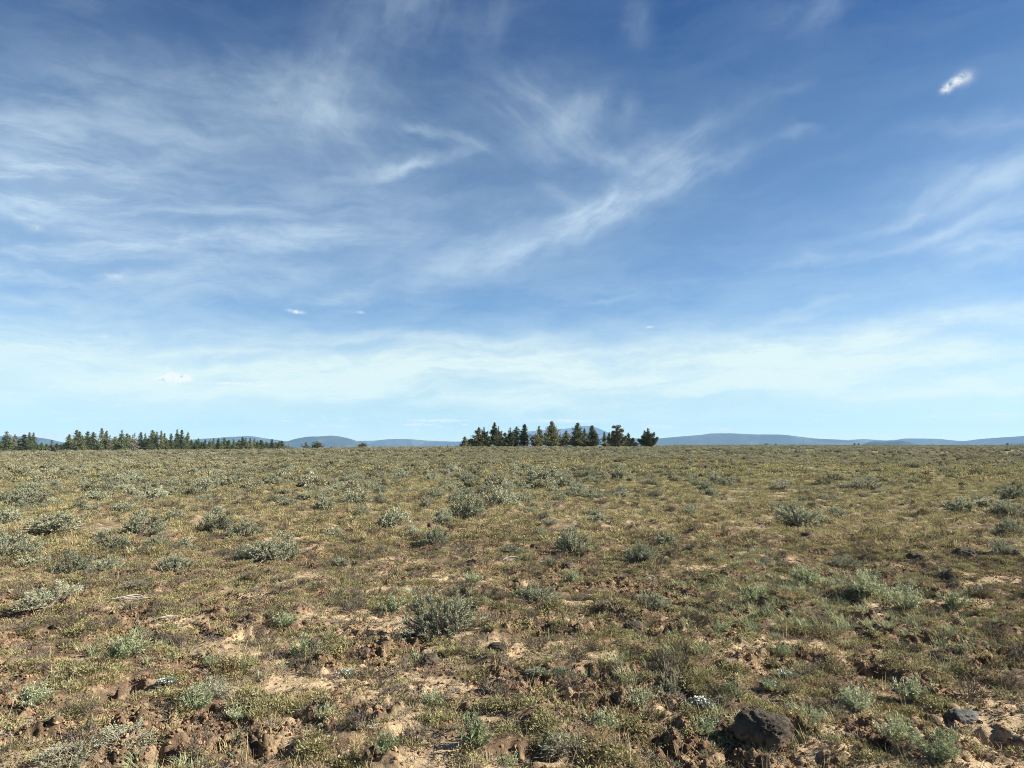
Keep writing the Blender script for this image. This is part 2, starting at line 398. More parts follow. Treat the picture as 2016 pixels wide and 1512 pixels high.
M['forb'] = leaf_mat('green_forb_leaf', [(0, (.20, .225, .12)), (.5, (.30, .335, .195)), (1, (.42, .435, .28))], .6)
M['grass'] = leaf_mat('grass_blade', [(0, (.18, .155, .08)), (.3, (.28, .245, .12)), (.6, (.37, .315, .165)), (1, (.50, .43, .25))], .45)
M['green_grass'] = leaf_mat('green_grass_blade', [(0, (.21, .205, .10)), (.6, (.31, .30, .15)), (1, (.42, .39, .21))], .5)
M['herb'] = leaf_mat('ground_herb_leaf', [(0, (.085, .062, .042)), (.25, (.19, .175, .09)), (.5, (.29, .275, .135)), (.75, (.37, .335, .17)), (.9, (.31, .235, .135)), (1, (.28, .145, .095))], .7)
M['scrub'] = leaf_mat('scrub_leaf', [(0, (.07, .055, .04)), (.6, (.14, .12, .075)), (1, (.24, .21, .13))], .7)
M['dark_juniper'] = leaf_mat('dark_juniper_foliage', [(0, (.025, .034, .018)), (.6, (.055, .062, .03)), (1, (.10, .10, .05))], .12, .15, .02)
M['moss'] = leaf_mat('cushion_leaf', [(0, (.13, .15, .10)), (1, (.27, .29, .21))], .7)
M['petal'] = leaf_mat('white_petal', [(0, (.62, .62, .56)), (1, (.8, .8, .76))], .7)
M['juniper'] = leaf_mat('juniper_foliage', [(0, (.06, .07, .032)), (.5, (.125, .13, .06)), (1, (.21, .20, .10))], .12, .15, .02)
M['pine'] = leaf_mat('pine_foliage', [(0, (.06, .078, .040)), (.5, (.12, .142, .068)), (1, (.20, .21, .11))], .08, .15, .02)
M['grey_twigs'] = leaf_mat('dead_tree_twigs', [(0, (.14, .13, .11)), (1, (.26, .24, .20))], .1, .05, .02)
def bark(name, c1, c2, sc):
    m, t, b = material(name, .95, .1)
    pos = t.node('ShaderNodeTexCoord').outputs['Object']
    t.put(b.inputs['Base Color'], t.mix(t.noise(pos, sc, 4), c1, c2)); return m
M['stem'] = bark('woody_stem', (.10, .08, .065), (.26, .22, .18), 40)
M['dead'] = bark('bleached_wood', (.28, .24, .19), (.62, .56, .47), 25)
M['bark'] = bark('tree_bark', (.07, .05, .035), (.17, .12, .085), 1.5)

def soil_color(t, pos, bare=None):
    """tan dust, darker crumbly crust and reddish brown loam"""
    fine = t.noise(pos, 55, 6, .7); mid = t.noise(pos, 9, 5, .6); big = t.noise(pos, 1.1, 4, .6)
    crust = t.mix(t.rng(mid, .38, .62), (.125, .088, .058), (.25, .180, .114))
    crust = t.mix(t.rng(fine, .35, .68), t.mix(.5, crust, (.075, .046, .030)), crust)
    tan = t.mix(t.rng(fine, .3, .7), (.33, .245, .15), (.51, .39, .25))
    f = t.rng(t.math('ADD', big, t.math('MULTIPLY', t.math('SUBTRACT', mid, .5), .7)), .46, .60) if bare is None else \
        t.math('MAXIMUM', t.math('MULTIPLY', bare, t.rng(mid, .30, .48)), t.math('MULTIPLY', t.rng(mid, .52, .66), .55))
    return t.mix(f, crust, tan), fine, mid
def ground_mat():
    m, t, b = material('dry_soil', 1.0, .05)
    pos = t.node('ShaderNodeNewGeometry').outputs['Position']
    at = t.node('ShaderNodeAttribute', attribute_name='bare').outputs['Fac']
    col, fine, mid = soil_color(t, pos, at)
    dist = t.vmath('LENGTH', pos)
    # away from the bare near ground the plain carries a low carpet of dry herbs and grass
    n1 = t.noise(pos, .9, 6, .7); n2 = t.noise(pos, 5.0, 5, .7); n3 = t.noise(pos, .03, 4, .55)
    herb = t.mix(t.rng(n2, .35, .65), (.085, .060, .038), (.25, .205, .115))
    herb = t.mix(t.rng(n1, .40, .62), herb, (.28, .245, .15))
    sagec = t.mix(t.rng(n1, .36, .62), (.13, .13, .080), (.27, .265, .165))
    herb = t.mix(t.rng(n3, .42, .58, .15, .75), herb, sagec)
    f = t.math('MULTIPLY', t.rng(dist, 6, 34), t.math('ADD', t.math('MULTIPLY', n2, .5), .65), clamp=True)
    col = t.mix(f, col, herb)
    t.put(b.inputs['Base Color'], col)
    bp = t.node('ShaderNodeBump'); bp.inputs['Strength'].default_value = .9; bp.inputs['Distance'].default_value = .02
    t.put(bp.inputs['Height'], t.math('ADD', t.noise(pos, 38, 6, .75), t.math('MULTIPLY', t.noise(pos, 140, 3, .6), .35)))
    t.l.new(bp.outputs[0], b.inputs['Normal'])
    return m
M['soil'] = ground_mat()
def rock_mat(name, dark, light, lichen, lich_amt):
    m, t, b = material(name, .95, .15)
    pos = t.node('ShaderNodeTexCoord').outputs['Object']
    c = t.mix(t.rng(t.noise(pos, 30, 6, .7), .35, .65), dark, light)
    nz = t.node('ShaderNodeSeparateXYZ'); t.put(nz.inputs[0], t.node('ShaderNodeNewGeometry').outputs['Normal'])
    patch = t.math('MULTIPLY', t.rng(t.noise(pos, 9, 5, .7), .42, .56), lich_amt)
    c = t.mix(patch, c, lichen)
    # dust caught low on the stone
    px = t.node('ShaderNodeSeparateXYZ'); t.put(px.inputs[0], pos)
    dust = t.math('MULTIPLY', t.rng(px.outputs[2], .06, -.04), t.rng(t.noise(pos, 20, 5, .7), .35, .6))
    c = t.mix(t.math('MULTIPLY', dust, .8), c, (.30, .20, .115))
    t.put(b.inputs['Base Color'], c)
    bp = t.node('ShaderNodeBump'); bp.inputs['Strength'].default_value = 1.0; bp.inputs['Distance'].default_value = .02
    t.put(bp.inputs['Height'], t.noise(pos, 60, 6, .75)); t.l.new(bp.outputs[0], b.inputs['Normal'])
    return m
M['basalt'] = rock_mat('basalt', (.024, .020, .017), (.085, .067, .052), (.13, .115, .085), .55)
M['lichen_rock'] = rock_mat('lichen_covered_basalt', (.035, .035, .036), (.09, .09, .09), (.17, .185, .18), .85)
def crumb_mat():
    m, t, b = material('soil_crumb', 1.0, .05)
    pos = t.node('ShaderNodeNewGeometry').outputs['Position']; oi = t.node('ShaderNodeObjectInfo').outputs['Random']
    t.put(b.inputs['Base Color'], t.ramp(t.math('ADD', t.math('MULTIPLY', oi, .7), t.math('MULTIPLY', t.noise(pos, 50, 4, .7), .3)), [(0, (.075, .048, .033)), (.6, (.22, .135, .077)), (1, (.40, .27, .155))]))
    return m
M['crumb'] = crumb_mat()

# ------------------------------------------------------------------ the ground, one sheet to the horizon
def build_ground():
    def geo(a, b, k):
        n = int(math.log(b / a) / k) + 1; return list(np.geomspace(a, b, n, endpoint=False))
    rs = geo(.35, 3.0, .06) + geo(3.0, 55, .0034) + geo(55, 1100, .009) + geo(1100, 21500, .05) + [21500]
    rs = np.array(rs)
    dn = np.linspace(-.74, .74, 820)
    up = np.linspace(.74, 2 * math.pi - .74, 70)[1:-1]
    th = np.concatenate([dn, up])
    Rr, T = np.meshgrid(rs, th, indexing='ij')
    X = Rr * np.sin(T); Y = Rr * np.cos(T)
    Z = height(X.ravel(), Y.ravel())
    V = np.stack([X.ravel(), Y.ravel(), Z], 1)
    nr, nt = Rr.shape; i = np.arange(nr - 1)[:, None]; j = np.arange(nt)[None, :]; j2 = (j + 1) % nt
    F = np.stack([i * nt + j, (i + 1) * nt + j, (i + 1) * nt + j2, i * nt + j2], -1).reshape(-1, 4)[:, ::-1]
    c = len(V); V = np.vstack([V, [[0, 0, float(Z[:nt].mean())]]])
    jj = np.arange(0, nt - 1, 2)
    cap = np.stack([jj, (jj + 1) % nt, (jj + 2) % nt, np.full(len(jj), c)], 1)[:, ::-1]
    F = np.vstack([F, cap])
    b, cl = masks(V[:, 0], V[:, 1])
    me = mesh_np('ground', V, F, M['soil'], True, {'bare': b, 'clod': cl})
    tag(obj('ground', me), 'dry tan soil plain with crumbly patches reaching to the hills', 'ground', kind='structure')
build_ground()

# ------------------------------------------------------------------ hills
def hill_mat():
    m, t, b = material('forested_hill', 1, 0)
    pos = t.node('ShaderNodeNewGeometry').outputs['Position']
    f = t.noise(pos, .0022, 7, .62); g = t.noise(pos, .02, 5, .7)
    c = t.mix(t.rng(f, .48, .66), (.014, .028, .024), (.095, .095, .072))
    c = t.mix(t.rng(g, .4, .65, 0, .5), c, (.022, .032, .02))
    t.put(b.inputs['Base Color'], c); return m
M['hill'] = hill_mat()
def hill(name, prof, dist, label, half=1500, base=-420, seed=0):
    px = np.array([p[0] for p in prof], float); py = np.array([p[1] for p in prof], float)
    n = 260; xs = np.linspace(px[0], px[-1], n); ys = np.interp(xs, px, py)
    k = np.ones(7) / 7; ys = np.convolve(np.pad(ys, 3, 'edge'), k, 'valid')
    ys += 0.35 * fbm(xs / 9., xs * 0, 1.0, 3, seed)
    m = 34; T = np.linspace(-1, 1, m); V = np.zeros((n, m, 3))
    for i in range(n):
        dx, dy, dz = pix_dir(xs[i], ys[i]); h = math.hypot(dx, dy); dx /= h; dy /= h; dz /= h
        zc = CAM_Z + dz * dist
        d = dist + T * half
        sh = np.where(T < 0, (1 - np.abs(T)) ** 1.25, (1 - np.abs(T)) ** 1.1)
        X = dx * d; Y = dy * d
        z = base + (zc - base) * sh
        nz = fbm(X, Y, 1400., 5, seed + 3) * 130 * (np.abs(T) * (1 - np.abs(T)) * 2.2)
        V[i, :, 0] = X; V[i, :, 1] = Y; V[i, :, 2] = np.where(T == 0, z, z + nz)
    V = V.reshape(-1, 3); a = np.arange(n - 1)[:, None]; b = np.arange(m - 1)[None]
    F = np.stack([a * m + b, (a + 1) * m + b, (a + 1) * m + b + 1, a * m + b + 1], -1).reshape(-1, 4)
    tag(obj(name, mesh_np(name, V, F, M['hill'], True)), label, 'hill', kind='structure')
hill('hills', [(-300, 870), (-120, 860), (0, 856), (30, 856.5), (75, 859), (100, 863), (120, 868), (133, 871), (170, 878), (230, 890)], 13000, 'wooded blue hill sloping down behind the outermost trees', seed=1)
hill('hills', [(250, 885), (330, 870), (380, 863), (414, 861), (449, 858.5), (487, 856.5), (500, 857), (518, 860.5), (549, 865), (570, 868), (620, 876), (680, 890)], 14500, 'long low blue hill rising over the pine forest', seed=2)
hill('hills', [(520, 882), (550, 871), (568, 866.5), (580, 862.5), (605, 857.5), (628, 857), (653, 855), (666, 856), (687, 860.5), (703, 865.5), (720, 870), (760, 884), (800, 892)], 11500, 'rounded blue dome hill between forest and lone trees', seed=3)
hill('hills', [(640, 875), (703, 866), (728, 866), (745, 865), (757, 863.5), (780, 862.5), (810, 863), (840, 866), (870, 867), (905, 868), (930, 866), (980, 867), (1100, 866), (1200, 862), (1232, 860.5), (1260, 861), (1310, 861.5), (1360, 868), (1420, 882)], 15000, 'low blue ridge running behind the juniper grove', seed=4)
hill('hills', [(960, 868), (1000, 858), (1040, 847.5), (1057, 846), (1098, 843), (1125, 841), (1140, 838), (1155, 836), (1167, 837), (1182, 843), (1198, 850), (1215, 856), (1240, 863), (1290, 876)], 19000, 'pointed blue mountain peak rising behind the juniper grove', half=1400, seed=5)
hill('hills', [(1180, 884), (1240, 868), (1300, 861), (1335, 857.5), (1382, 853.5), (1399, 850.5), (1442, 850.5), (1485, 852.5), (1538, 853), (1570, 857), (1605, 861.5), (1655, 863.5), (1672, 865), (1720, 872), (1780, 884)], 14000, 'broad flat-topped blue plateau right of the grove', seed=6)
hill('hills', [(1600, 880), (1650, 870), (1676, 864), (1701, 862.5), (1744, 865.5), (1762, 864.5), (1779, 861.5), (1815, 861), (1850, 862), (1882, 866), (1900, 867), (1940, 874), (1990, 886)], 16500, 'low double-humped blue hill past the plateau', seed=7)
hill('hills', [(1820, 884), (1870, 872), (1900, 866.5), (1925, 863), (1960, 860), (1992, 858), (2016, 856), (2100, 852), (2300, 856), (2500, 868)], 15500, 'long blue slope climbing to the edge of view', seed=8)
hill('hills', [(1670, 886), (1701, 873), (1715, 868.5), (1744, 867.2), (1776, 867), (1790, 870), (1800, 873), (1830, 886)], 9000, 'small darker blue mound before the double-humped hill', half=900, base=-120, seed=9)

# ------------------------------------------------------------------ trees
def tree_mesh(h, rad, kind, seed, ncl, leaf, fol='pine'):
    """tapered trunk with limbs, crown of leaf-sized faces in clumps; returns (trunk mesh, crown mesh)"""
    rng = np.random.default_rng(seed)
    g = Geo(); w = Geo()
    lean = rng.normal(size=2) * .015 * h
    segs = 6; tz = np.linspace(0, 1, segs + 1) * (.97 if kind != 'round' else .75)
    pts = np.stack([lean[0] * tz ** 2 + .01 * h * np.sin(tz * 5 + seed), lean[1] * tz ** 2, tz * h], 1); pts[0, :2] = 0; pts[0, 2] = -.6
    tr = .020 * h + .05
    w.tubes(pts[:-1], pts[1:], tr * (1 - tz[:-1] * .85), tr * (1 - tz[1:] * .85))
    def prof(t):
        if kind == 'pine': return np.where(t < .12, t * 4 + .35, (1 - t) ** .82 * 1.2) + .01
        if kind == 'column': return np.clip((t + .05) * 6, 0, 1) * np.clip((1 - t) * 1.7, 0, 1) ** .8
        if kind == 'cone': return np.clip(1.02 - t, 0, 1) ** .8 * 1.15
        if kind == 'flame': return np.clip(.78 + t * 1.2, 0, 1) * np.clip((1 - t) * 1.35, 0, 1) ** .85
        if kind == 'round': return np.sqrt(np.clip(1 - (2 * t - .92) ** 2, 0.02, 1))
        if kind == 'sparse': return np.clip(.9 - t * .55, 0, 1) * np.clip((1 - t) * 4, 0, 1)
        return np.clip(1 - t, 0, 1) ** .6
    lo = {'pine': .06, 'column': .02, 'cone': .02, 'flame': .03, 'round': .10, 'sparse': .15, 'multi': .03, 'tuft': .03}[kind]
    n = ncl
    if kind in ('multi', 'tuft'):
        leads = [(0., 0., 1.0)] + [(rad * math.cos(a) * q, rad * .6 * math.sin(a) * q, hh) for a, q, hh in
                 ((0.3, .62, .78), (2.9, .55, .60), (3.4, .35, .86), (5.8, .28, .72), (1.5, .4, .8), (0.1, .9, .50), (3.1, .9, .40))]
        C0 = []
        for (lx, ly, lh) in leads:
            k = int(n / len(leads) * (.6 + lh)); t = rng.uniform(0.04, 1, k); r = rad * .30 * np.sqrt(np.clip(1.03 - t, 0, 1)) * rng.uniform(.3, 1.1, k) ** .6
            a = rng.uniform(0, 2 * math.pi, k)
            bl = t ** .8
            C0.append(np.stack([lx * bl + r * np.cos(a), ly * bl + r * np.sin(a), t * lh * h], 1))
            A = np.array([[0, 0, .05 * h], [lx * .5, ly * .5, .45 * lh * h]]); B = np.array([[lx * .5, ly * .5, .45 * lh * h], [lx, ly, .95 * lh * h]])
            w.tubes(A, B, np.array([tr * .5, tr * .35]), np.array([tr * .35, tr * .08]))
        cen = np.concatenate(C0)
        if kind == 'tuft':
            cen = cen[cen[:, 2] < .58 * h]
            for (bx, bz, br) in ((-.32, .90, .22), (.14, .92, .26), (.40, .74, .28), (-.40, .66, .16), (-.05, .66, .24), (.22, .56, .28), (.02, .80, .15)):
                k = n // 11; q = rng.normal(size=(k, 3)); q = unit(q) * rng.uniform(.3, 1, (k, 1)) ** .5 * br * rad
                q[:, 2] *= .8; cen = np.vstack([cen, q + np.array([bx * rad, rng.normal() * .1 * rad, bz * h])])
                w.tubes(np.array([[0, 0, (bz - .25) * h]]), np.array([[bx * rad, 0, bz * h]]), tr * .35, tr * .15)
    else:
        # limbs in whorls; clumps hang along the limbs so that sky shows between them
        nl = max(20, int(n / 5)); t = np.sort(rng.uniform(lo, .985, nl) if kind != 'pine' else lo + (1 - lo) * (rng.uniform(0, 1, nl) ** .85) * .985)
        a = rng.uniform(0, 2 * math.pi, nl)
        lob = 1 + .24 * np.sin(a * 2 + seed) + .24 * np.sin(t * 19 + a * 2 + seed * 2)
        L = rad * 1.32 * prof(t) * lob * rng.uniform(.55, 1.15, nl) + .015 * h
        ax = np.stack([np.interp(t, tz, pts[:, 0]), np.interp(t, tz, pts[:, 1]), t * h], 1)
        up = {'pine': -.10, 'column': .9, 'flame': .55, 'cone': .25, 'round': .35, 'sparse': .1}[kind]
        D = unit(np.stack([np.cos(a), np.sin(a), np.full(nl, up) + .15 * rng.normal(size=nl)], 1))
        ax[:, 2] = np.clip(ax[:, 2] - D[:, 2] * L, .02 * h, None)
        end = ax + D * L[:, None]
        w.tubes(ax, end, tr * .22, tr * .05)
        per = int(math.ceil(n / nl)); u = rng.uniform(.12 if kind != 'sparse' else .35, 1.04, (nl, per))
        cen = (ax[:, None] + (end - ax)[:, None] * u[..., None]).reshape(-1, 3)
        cen += rng.normal(size=cen.shape) * np.array([.05, .05, .035]) * (rad * .9 + .2)
        cen[:, 2] = np.clip(cen[:, 2], .02 * h, 1.02 * h)
        tip = np.stack([np.full(8, pts[-1, 0]), np.full(8, pts[-1, 1]), np.linspace(.93, 1.01, 8) * h], 1); cen = np.vstack([cen, tip])
    m = 9
    P = np.repeat(cen, m, 0); lf = leaf * (.42 + .58 * np.clip((1 - P[:, 2] / h) * 1.7, 0, 1)); P = P + rng.normal(size=P.shape) * lf[:, None] * .5
    D = unit(rng.normal(size=P.shape) + np.array([0, 0, .25]))
    g.leaves(P, D, lf * rng.uniform(.7, 1.35, len(P)), lf * rng.uniform(.35, .7, len(P)), rng)
    return w.mesh('trunk', M['bark']), g.mesh('crown', M[{'pine': 'pine', 'jun': 'juniper', 'dead': 'grey_twigs', 'dark': 'dark_juniper'}[fol]])
def place_tree(name, px, ybase, ytop, hw, dist, meshes, mh, mr, label, group, cat='tree', rz=0.0):
    """stand a tree on the plain at a distance, its height and width scaled from what the photograph shows"""
    a = math.atan((px - CX) / F_PX / math.cos(PITCH)); x = dist * math.sin(a); y = dist * math.cos(a)
    zb = CAM_Z - dist * (ybase - HOR) / F_PX * math.cos(a)
    z = min(hz(x, y), zb + .3) if dist > 120 else hz(x, y)
    H = CAM_Z + dist * math.cos(a) * (HOR - ytop) / F_PX - z
    W = hw / F_PX * dist
    e = bpy.data.objects.new(name, None); C.objects.link(e); e.location = (x, y, z); e.rotation_euler = (0, 0, rz)
    W *= 1.2; e.scale = (W / mr, W / mr, H / mh); e.empty_display_size = .5
    tag(e, label, cat, group)
    obj('trunk', meshes[0], e); obj('crown', meshes[1], e)
    return e

GROVE = [  # X, top in the enlarged strip (890..1310, 820..900 at 4.8x), half width, kind, label
    (125, 195, 36, 'cone', 'low dark cone juniper at the left end of the central grove'),
    (182, 212, 30, 'round', 'squat round juniper between the end cone and a taller twin'),
    (252, 105, 56, 'flame', 'broad dark juniper, first tall one from the grove\'s left end'),
    (303, 100, 46, 'multi', 'ragged tall juniper leaning on the first tall one'),
    (345, 185, 30, 'round', 'low bushy juniper filling under the first spire'),
    (400, 58, 42, 'sparse', 'tall ragged spire juniper with gaps, first spire from the left end'),
    (440, 95, 40, 'multi', 'forked juniper touching the first spire\'s right side'),
    (500, 155, 42, 'round', 'rounded lower juniper beside the forked one'),
    (550, 100, 34, 'multi', 'thin-topped olive juniper past the rounded lower one'),
    (607, 96, 44, 'cone', 'olive cone juniper in the middle of three equal ones'),
    (682, 74, 46, 'pine', 'pointed olive tree just before the first clear gap of the grove'),
    (785, 165, 42, 'round', 'short dark juniper just after the first clear gap'),
    (828, 92, 40, 'flame', 'upright juniper next to the biggest tree of the grove'),
    (938, 46, 76, 'flame', 'biggest and widest dense juniper in the middle of the grove'),
    (1018, 172, 22, 'column', 'small low juniper at the foot of the biggest tree'),
    (1075, 136, 42, 'sparse', 'thin see-through juniper standing between two dense large ones'),
    (1185, 60, 64, 'flame', 'tall dense pointed juniper under the left slope of the blue peak'),
    (1245, 114, 26, 'column', 'slim column juniper squeezed between two dense tall ones'),
    (1322, 86, 66, 'flame', 'wide dense juniper in front of the blue peak'),
    (1437, 150, 22, 'column', 'narrow greener column juniper after the grove\'s second gap'),
    (1483, 150, 30, 'column', 'dark column juniper touching the tree with tufted top'),
    (1555, 78, 76, 'tuft', 'juniper with bare limbs and ball-like tufts on top'),
    (1622, 218, 28, 'round', 'greyish low bush juniper under the tufted tree'),
    (1660, 152, 26, 'column', 'slender pointed dark juniper near the right end'),
    (1702, 205, 42, 'cone', 'low spreading juniper skirt beside the slender pointed one'),
    (1845, 110, 82, 'multi', 'scraggly many-stemmed juniper standing alone at the grove\'s right end')]
for i, (X, T_, hw, kd, lab) in enumerate(GROVE):
    px = 890 + X / 4.8; yt = 820 + T_ / 4.8; W = hw / 4.8
    dist = 288 + 9 * math.sin(i * 2.3)
    Hm = (880 - yt) / F_PX * dist; Wm = W / F_PX * dist
    ms = tree_mesh(Hm, Wm, kd, 100 + i, int(np.clip(Hm * Wm * 46, 260, 1500)), .36, 'jun')
    place_tree('juniper_tree', px, 880.4, yt, W, dist, ms, Hm, Wm, lab, 'junipers of the central grove', 'juniper', 0)

FOREST1 = [(5, 245, 28, 'd'), (60, 300, 30, 'p'), (118, 175, 52, 'p'), (165, 300, 30, 'p'), (215, 208, 24, 'd'), (265, 290, 35, 'p'), (325, 215, 58, 'p'), (378, 185, 26, 'p'), (425, 190, 40, 'p'),
           (480, 330, 28, 'p'), (530, 310, 30, 'p'), (590, 322, 38, 'p'), (650, 278, 34, 'd'), (705, 318, 34, 'p'), (752, 322, 32, 'p'), (800, 330, 30, 'p'),
           (848, 213, 44, 'p'), (900, 280, 36, 'p'), (930, 160, 40, 'p'), (968, 178, 44, 'p'), (1010, 300, 30, 'p'), (1065, 178, 44, 'p'), (1130, 185, 40, 'p'), (1180, 290, 30, 'p'),
           (1228, 138, 36, 'p'), (1284, 170, 34, 'p'), (1322, 222, 24, 'd'), (1385, 238, 62, 'r'), (1430, 270, 40, 'p'), (1462, 158, 42, 'p'), (1528, 203, 40, 'p'), (1590, 212, 24, 'd'), (1612, 196, 26, 'd'),
           (1640, 250, 28, 'd'), (1690, 185, 34, 'p'), (1742, 196, 26, 'p'), (1780, 260, 40, 'p'), (1825, 163, 52, 'p'), (1872, 178, 38, 'p'), (1928, 170, 28, 'p'), (1966, 198, 32, 'p'), (2000, 260, 26, 'p')]
FOREST2 = [(60, 250, 22, 'p'), (100, 160, 25, 'p'), (155, 120, 28, 'p'), (200, 128, 28, 'p'), (228, 230, 24, 'p'), (255, 145, 29, 'p'), (292, 218, 22, 'p'), (325, 240, 22, 'p'), (360, 205, 25, 'p'),
           (390, 240, 20, 'p'), (420, 210, 18, 'p'), (465, 215, 26, 'p'), (500, 205, 20, 'p'), (545, 205, 24, 'p'), (575, 230, 20, 'p'), (598, 200, 24, 'p'), (645, 222, 24, 'p'), (690, 210, 22, 'p'), (740, 218, 22, 'p'),
           (770, 195, 26, 'p'), (800, 200, 24, 'p'), (845, 205, 24, 'p'), (885, 208, 22, 'p'), (915, 225, 18, 'p'), (942, 222, 26, 'p'), (970, 255, 24, 'p'), (1002, 238, 26, 'p'), (1050, 215, 24, 'p'), (1085, 240, 18, 'p'),
           (1115, 230, 24, 'p'), (1180, 274, 36, 'r'), (1207, 255, 12, 'd'), (1250, 288, 22, 'r'), (1280, 296, 16, 'r')]
trees = [(0 + X / 6, 820 + T_ / 6, W / 6, k) for X, T_, W, k in FOREST1] + [(320 + X / 4.8, 820 + T_ / 4.8, W / 4.8, k) for X, T_, W, k in FOREST2]
VAR = {}
for k, kinds in {'p': ['pine', 'pine', 'cone', 'pine', 'column', 'pine', 'pine', 'cone'], 'r': ['round', 'round'], 'd': ['sparse', 'pine', 'sparse']}.items():
    for q, kd in enumerate(kinds):
        rad = {'p': 2.6, 'r': 4.5, 'd': 1.9}[k]; hh = {'p': 13., 'r': 8., 'd': 12.}[k]
        VAR.setdefault(k, []).append((tree_mesh(hh, rad, kd, 300 + q * 7 + ord(k), {'p': 620, 'r': 700, 'd': 170}[k], .50, {'p': 'pine', 'r': 'pine', 'd': 'dead'}[k]), hh, rad))
def ordinal(n):
    return '%d%s' % (n, 'th' if 10 <= n % 100 <= 20 else {1: 'st', 2: 'nd', 3: 'rd'}.get(n % 10, 'th'))
for i, (px, yt, W, k) in enumerate(trees):
    v = VAR[k][(i * 5 + i // 3) % len(VAR[k])]
    hpx = 887 - yt
    size = 'tall' if hpx > 34 else ('mid-height' if hpx > 20 else 'low')
    look = {'p': 'dark olive pine', 'r': 'bushy round-topped pine', 'd': 'greyish half-bare pine'}[k]
    place_tree('pine_tree', px, 886.6, yt, W * 1.05, 500 + 45 * math.sin(i * 1.9), v[0], v[1], v[2],
               '%s %s, %s along the forest edge from its outermost left tree' % (size, look, ordinal(i + 1)), 'pines of the long forest edge', 'pine tree', i * 1.3)
# a second row behind closes the gaps near the ground
rng = np.random.default_rng(9)
for i in range(70):
    px = -6 + i * 8.4 + rng.uniform(-4, 4)
    if 74 < px < 132: yt = 876
    elif px > 560: continue
    else: yt = rng.uniform(857, 871) if px < 385 else rng.uniform(866, 874)
    v = VAR['p'][i % 8]
    place_tree('pine_tree', px, 886.6, yt, 7.5, 590 + 25 * math.sin(i * 2.7), v[0], v[1], v[2], 'short dark pine filling the second row behind the long forest edge', 'pines of the second forest row', 'pine tree', i)
LONE = [(320 + 1330 / 4.8, 820 + 262 / 4.8, 886, 3.2, 400, 'd', 'small spindly pine beside the blue dome hill\'s foot'), (320 + 1368 / 4.8, 820 + 240 / 4.8, 885, 3.6, 420, 'p', 'little pine with high crown before the dome hill'),
        (320 + 1400 / 4.8, 820 + 284 / 4.8, 885, 4.2, 400, 'r', 'tiny round bush tree by the dark rounded juniper'), (320 + 1470 / 4.8, 820 + 234 / 4.8, 884.6, 10.5, 330, 'r', 'dark rounded juniper alone before the blue dome hill'),
        (320 + 1530 / 4.8, 820 + 288 / 4.8, 884.2, 2.5, 420, 'r', 'tiny bush just right of the dark rounded juniper'), (320 + 1610 / 4.8, 820 + 284 / 4.8, 884, 3.2, 420, 'r', 'tiny low tree between the two lone rounded junipers'),
        (320 + 1638 / 4.8, 820 + 280 / 4.8, 884, 1.6, 420, 'd', 'tiny thin tree stem between the two lone rounded junipers'), (320 + 1725 / 4.8, 820 + 278 / 4.8, 883.4, 2.2, 420, 'd', 'tiny bare double tree near the smaller lone juniper'),
        (320 + 1760 / 4.8, 820 + 290 / 4.8, 883.2, 1.8, 420, 'p', 'smallest tree dot just before the smaller lone juniper'), (716, 872, 882.6, 7.2, 300, 'r', 'smaller round dark juniper standing alone mid-plain'),
        (882, 876.5, 881, 2.2, 300, 'p', 'tiny pine dot just left of the central grove'),
        (1506, 872.5, 876, 4.0, 1010, 'r', 'tiny dark tree clump on the horizon under the plateau'), (1524, 873, 876, 2.0, 1010, 'r', 'tiny dark dot tree under the plateau\'s right half'),
        (1678, 872.5, 876, 2.4, 1010, 'r', 'tiny tree before the small darker mound'), (1686, 872.7, 876, 1.8, 1010, 'p', 'second tiny tree before the small darker mound')]
for j, q in enumerate((1977, 1985, 1991, 1996, 2001, 2004, 2007)):
    LONE.append((q, 872.0 + (j * 7 % 3) * .5, 876, .8 + (j == 0) * .8, 1010, 'd' if j else 'r', 'thin tree stem in the sparse row on the right horizon'))
for i, (px, yt, yb, W, dd, k, lab) in enumerate(LONE):
    v = VAR[k][i % len(VAR[k])]
    if dd == 330:
        ms = tree_mesh(6., 4., 'round', 777, 520, .5, 'dark'); v = (ms, 6., 4.)
    if dd == 300 and k == 'r':
        ms = tree_mesh(3.6, 3., 'round', 778, 380, .42, 'dark'); v = (ms, 3.6, 3.)
    place_tree('juniper_tree' if k == 'r' else 'pine_tree', px, yb, yt, W, dd, v[0], v[1], v[2], lab, 'trees scattered singly along the horizon', 'tree', i)

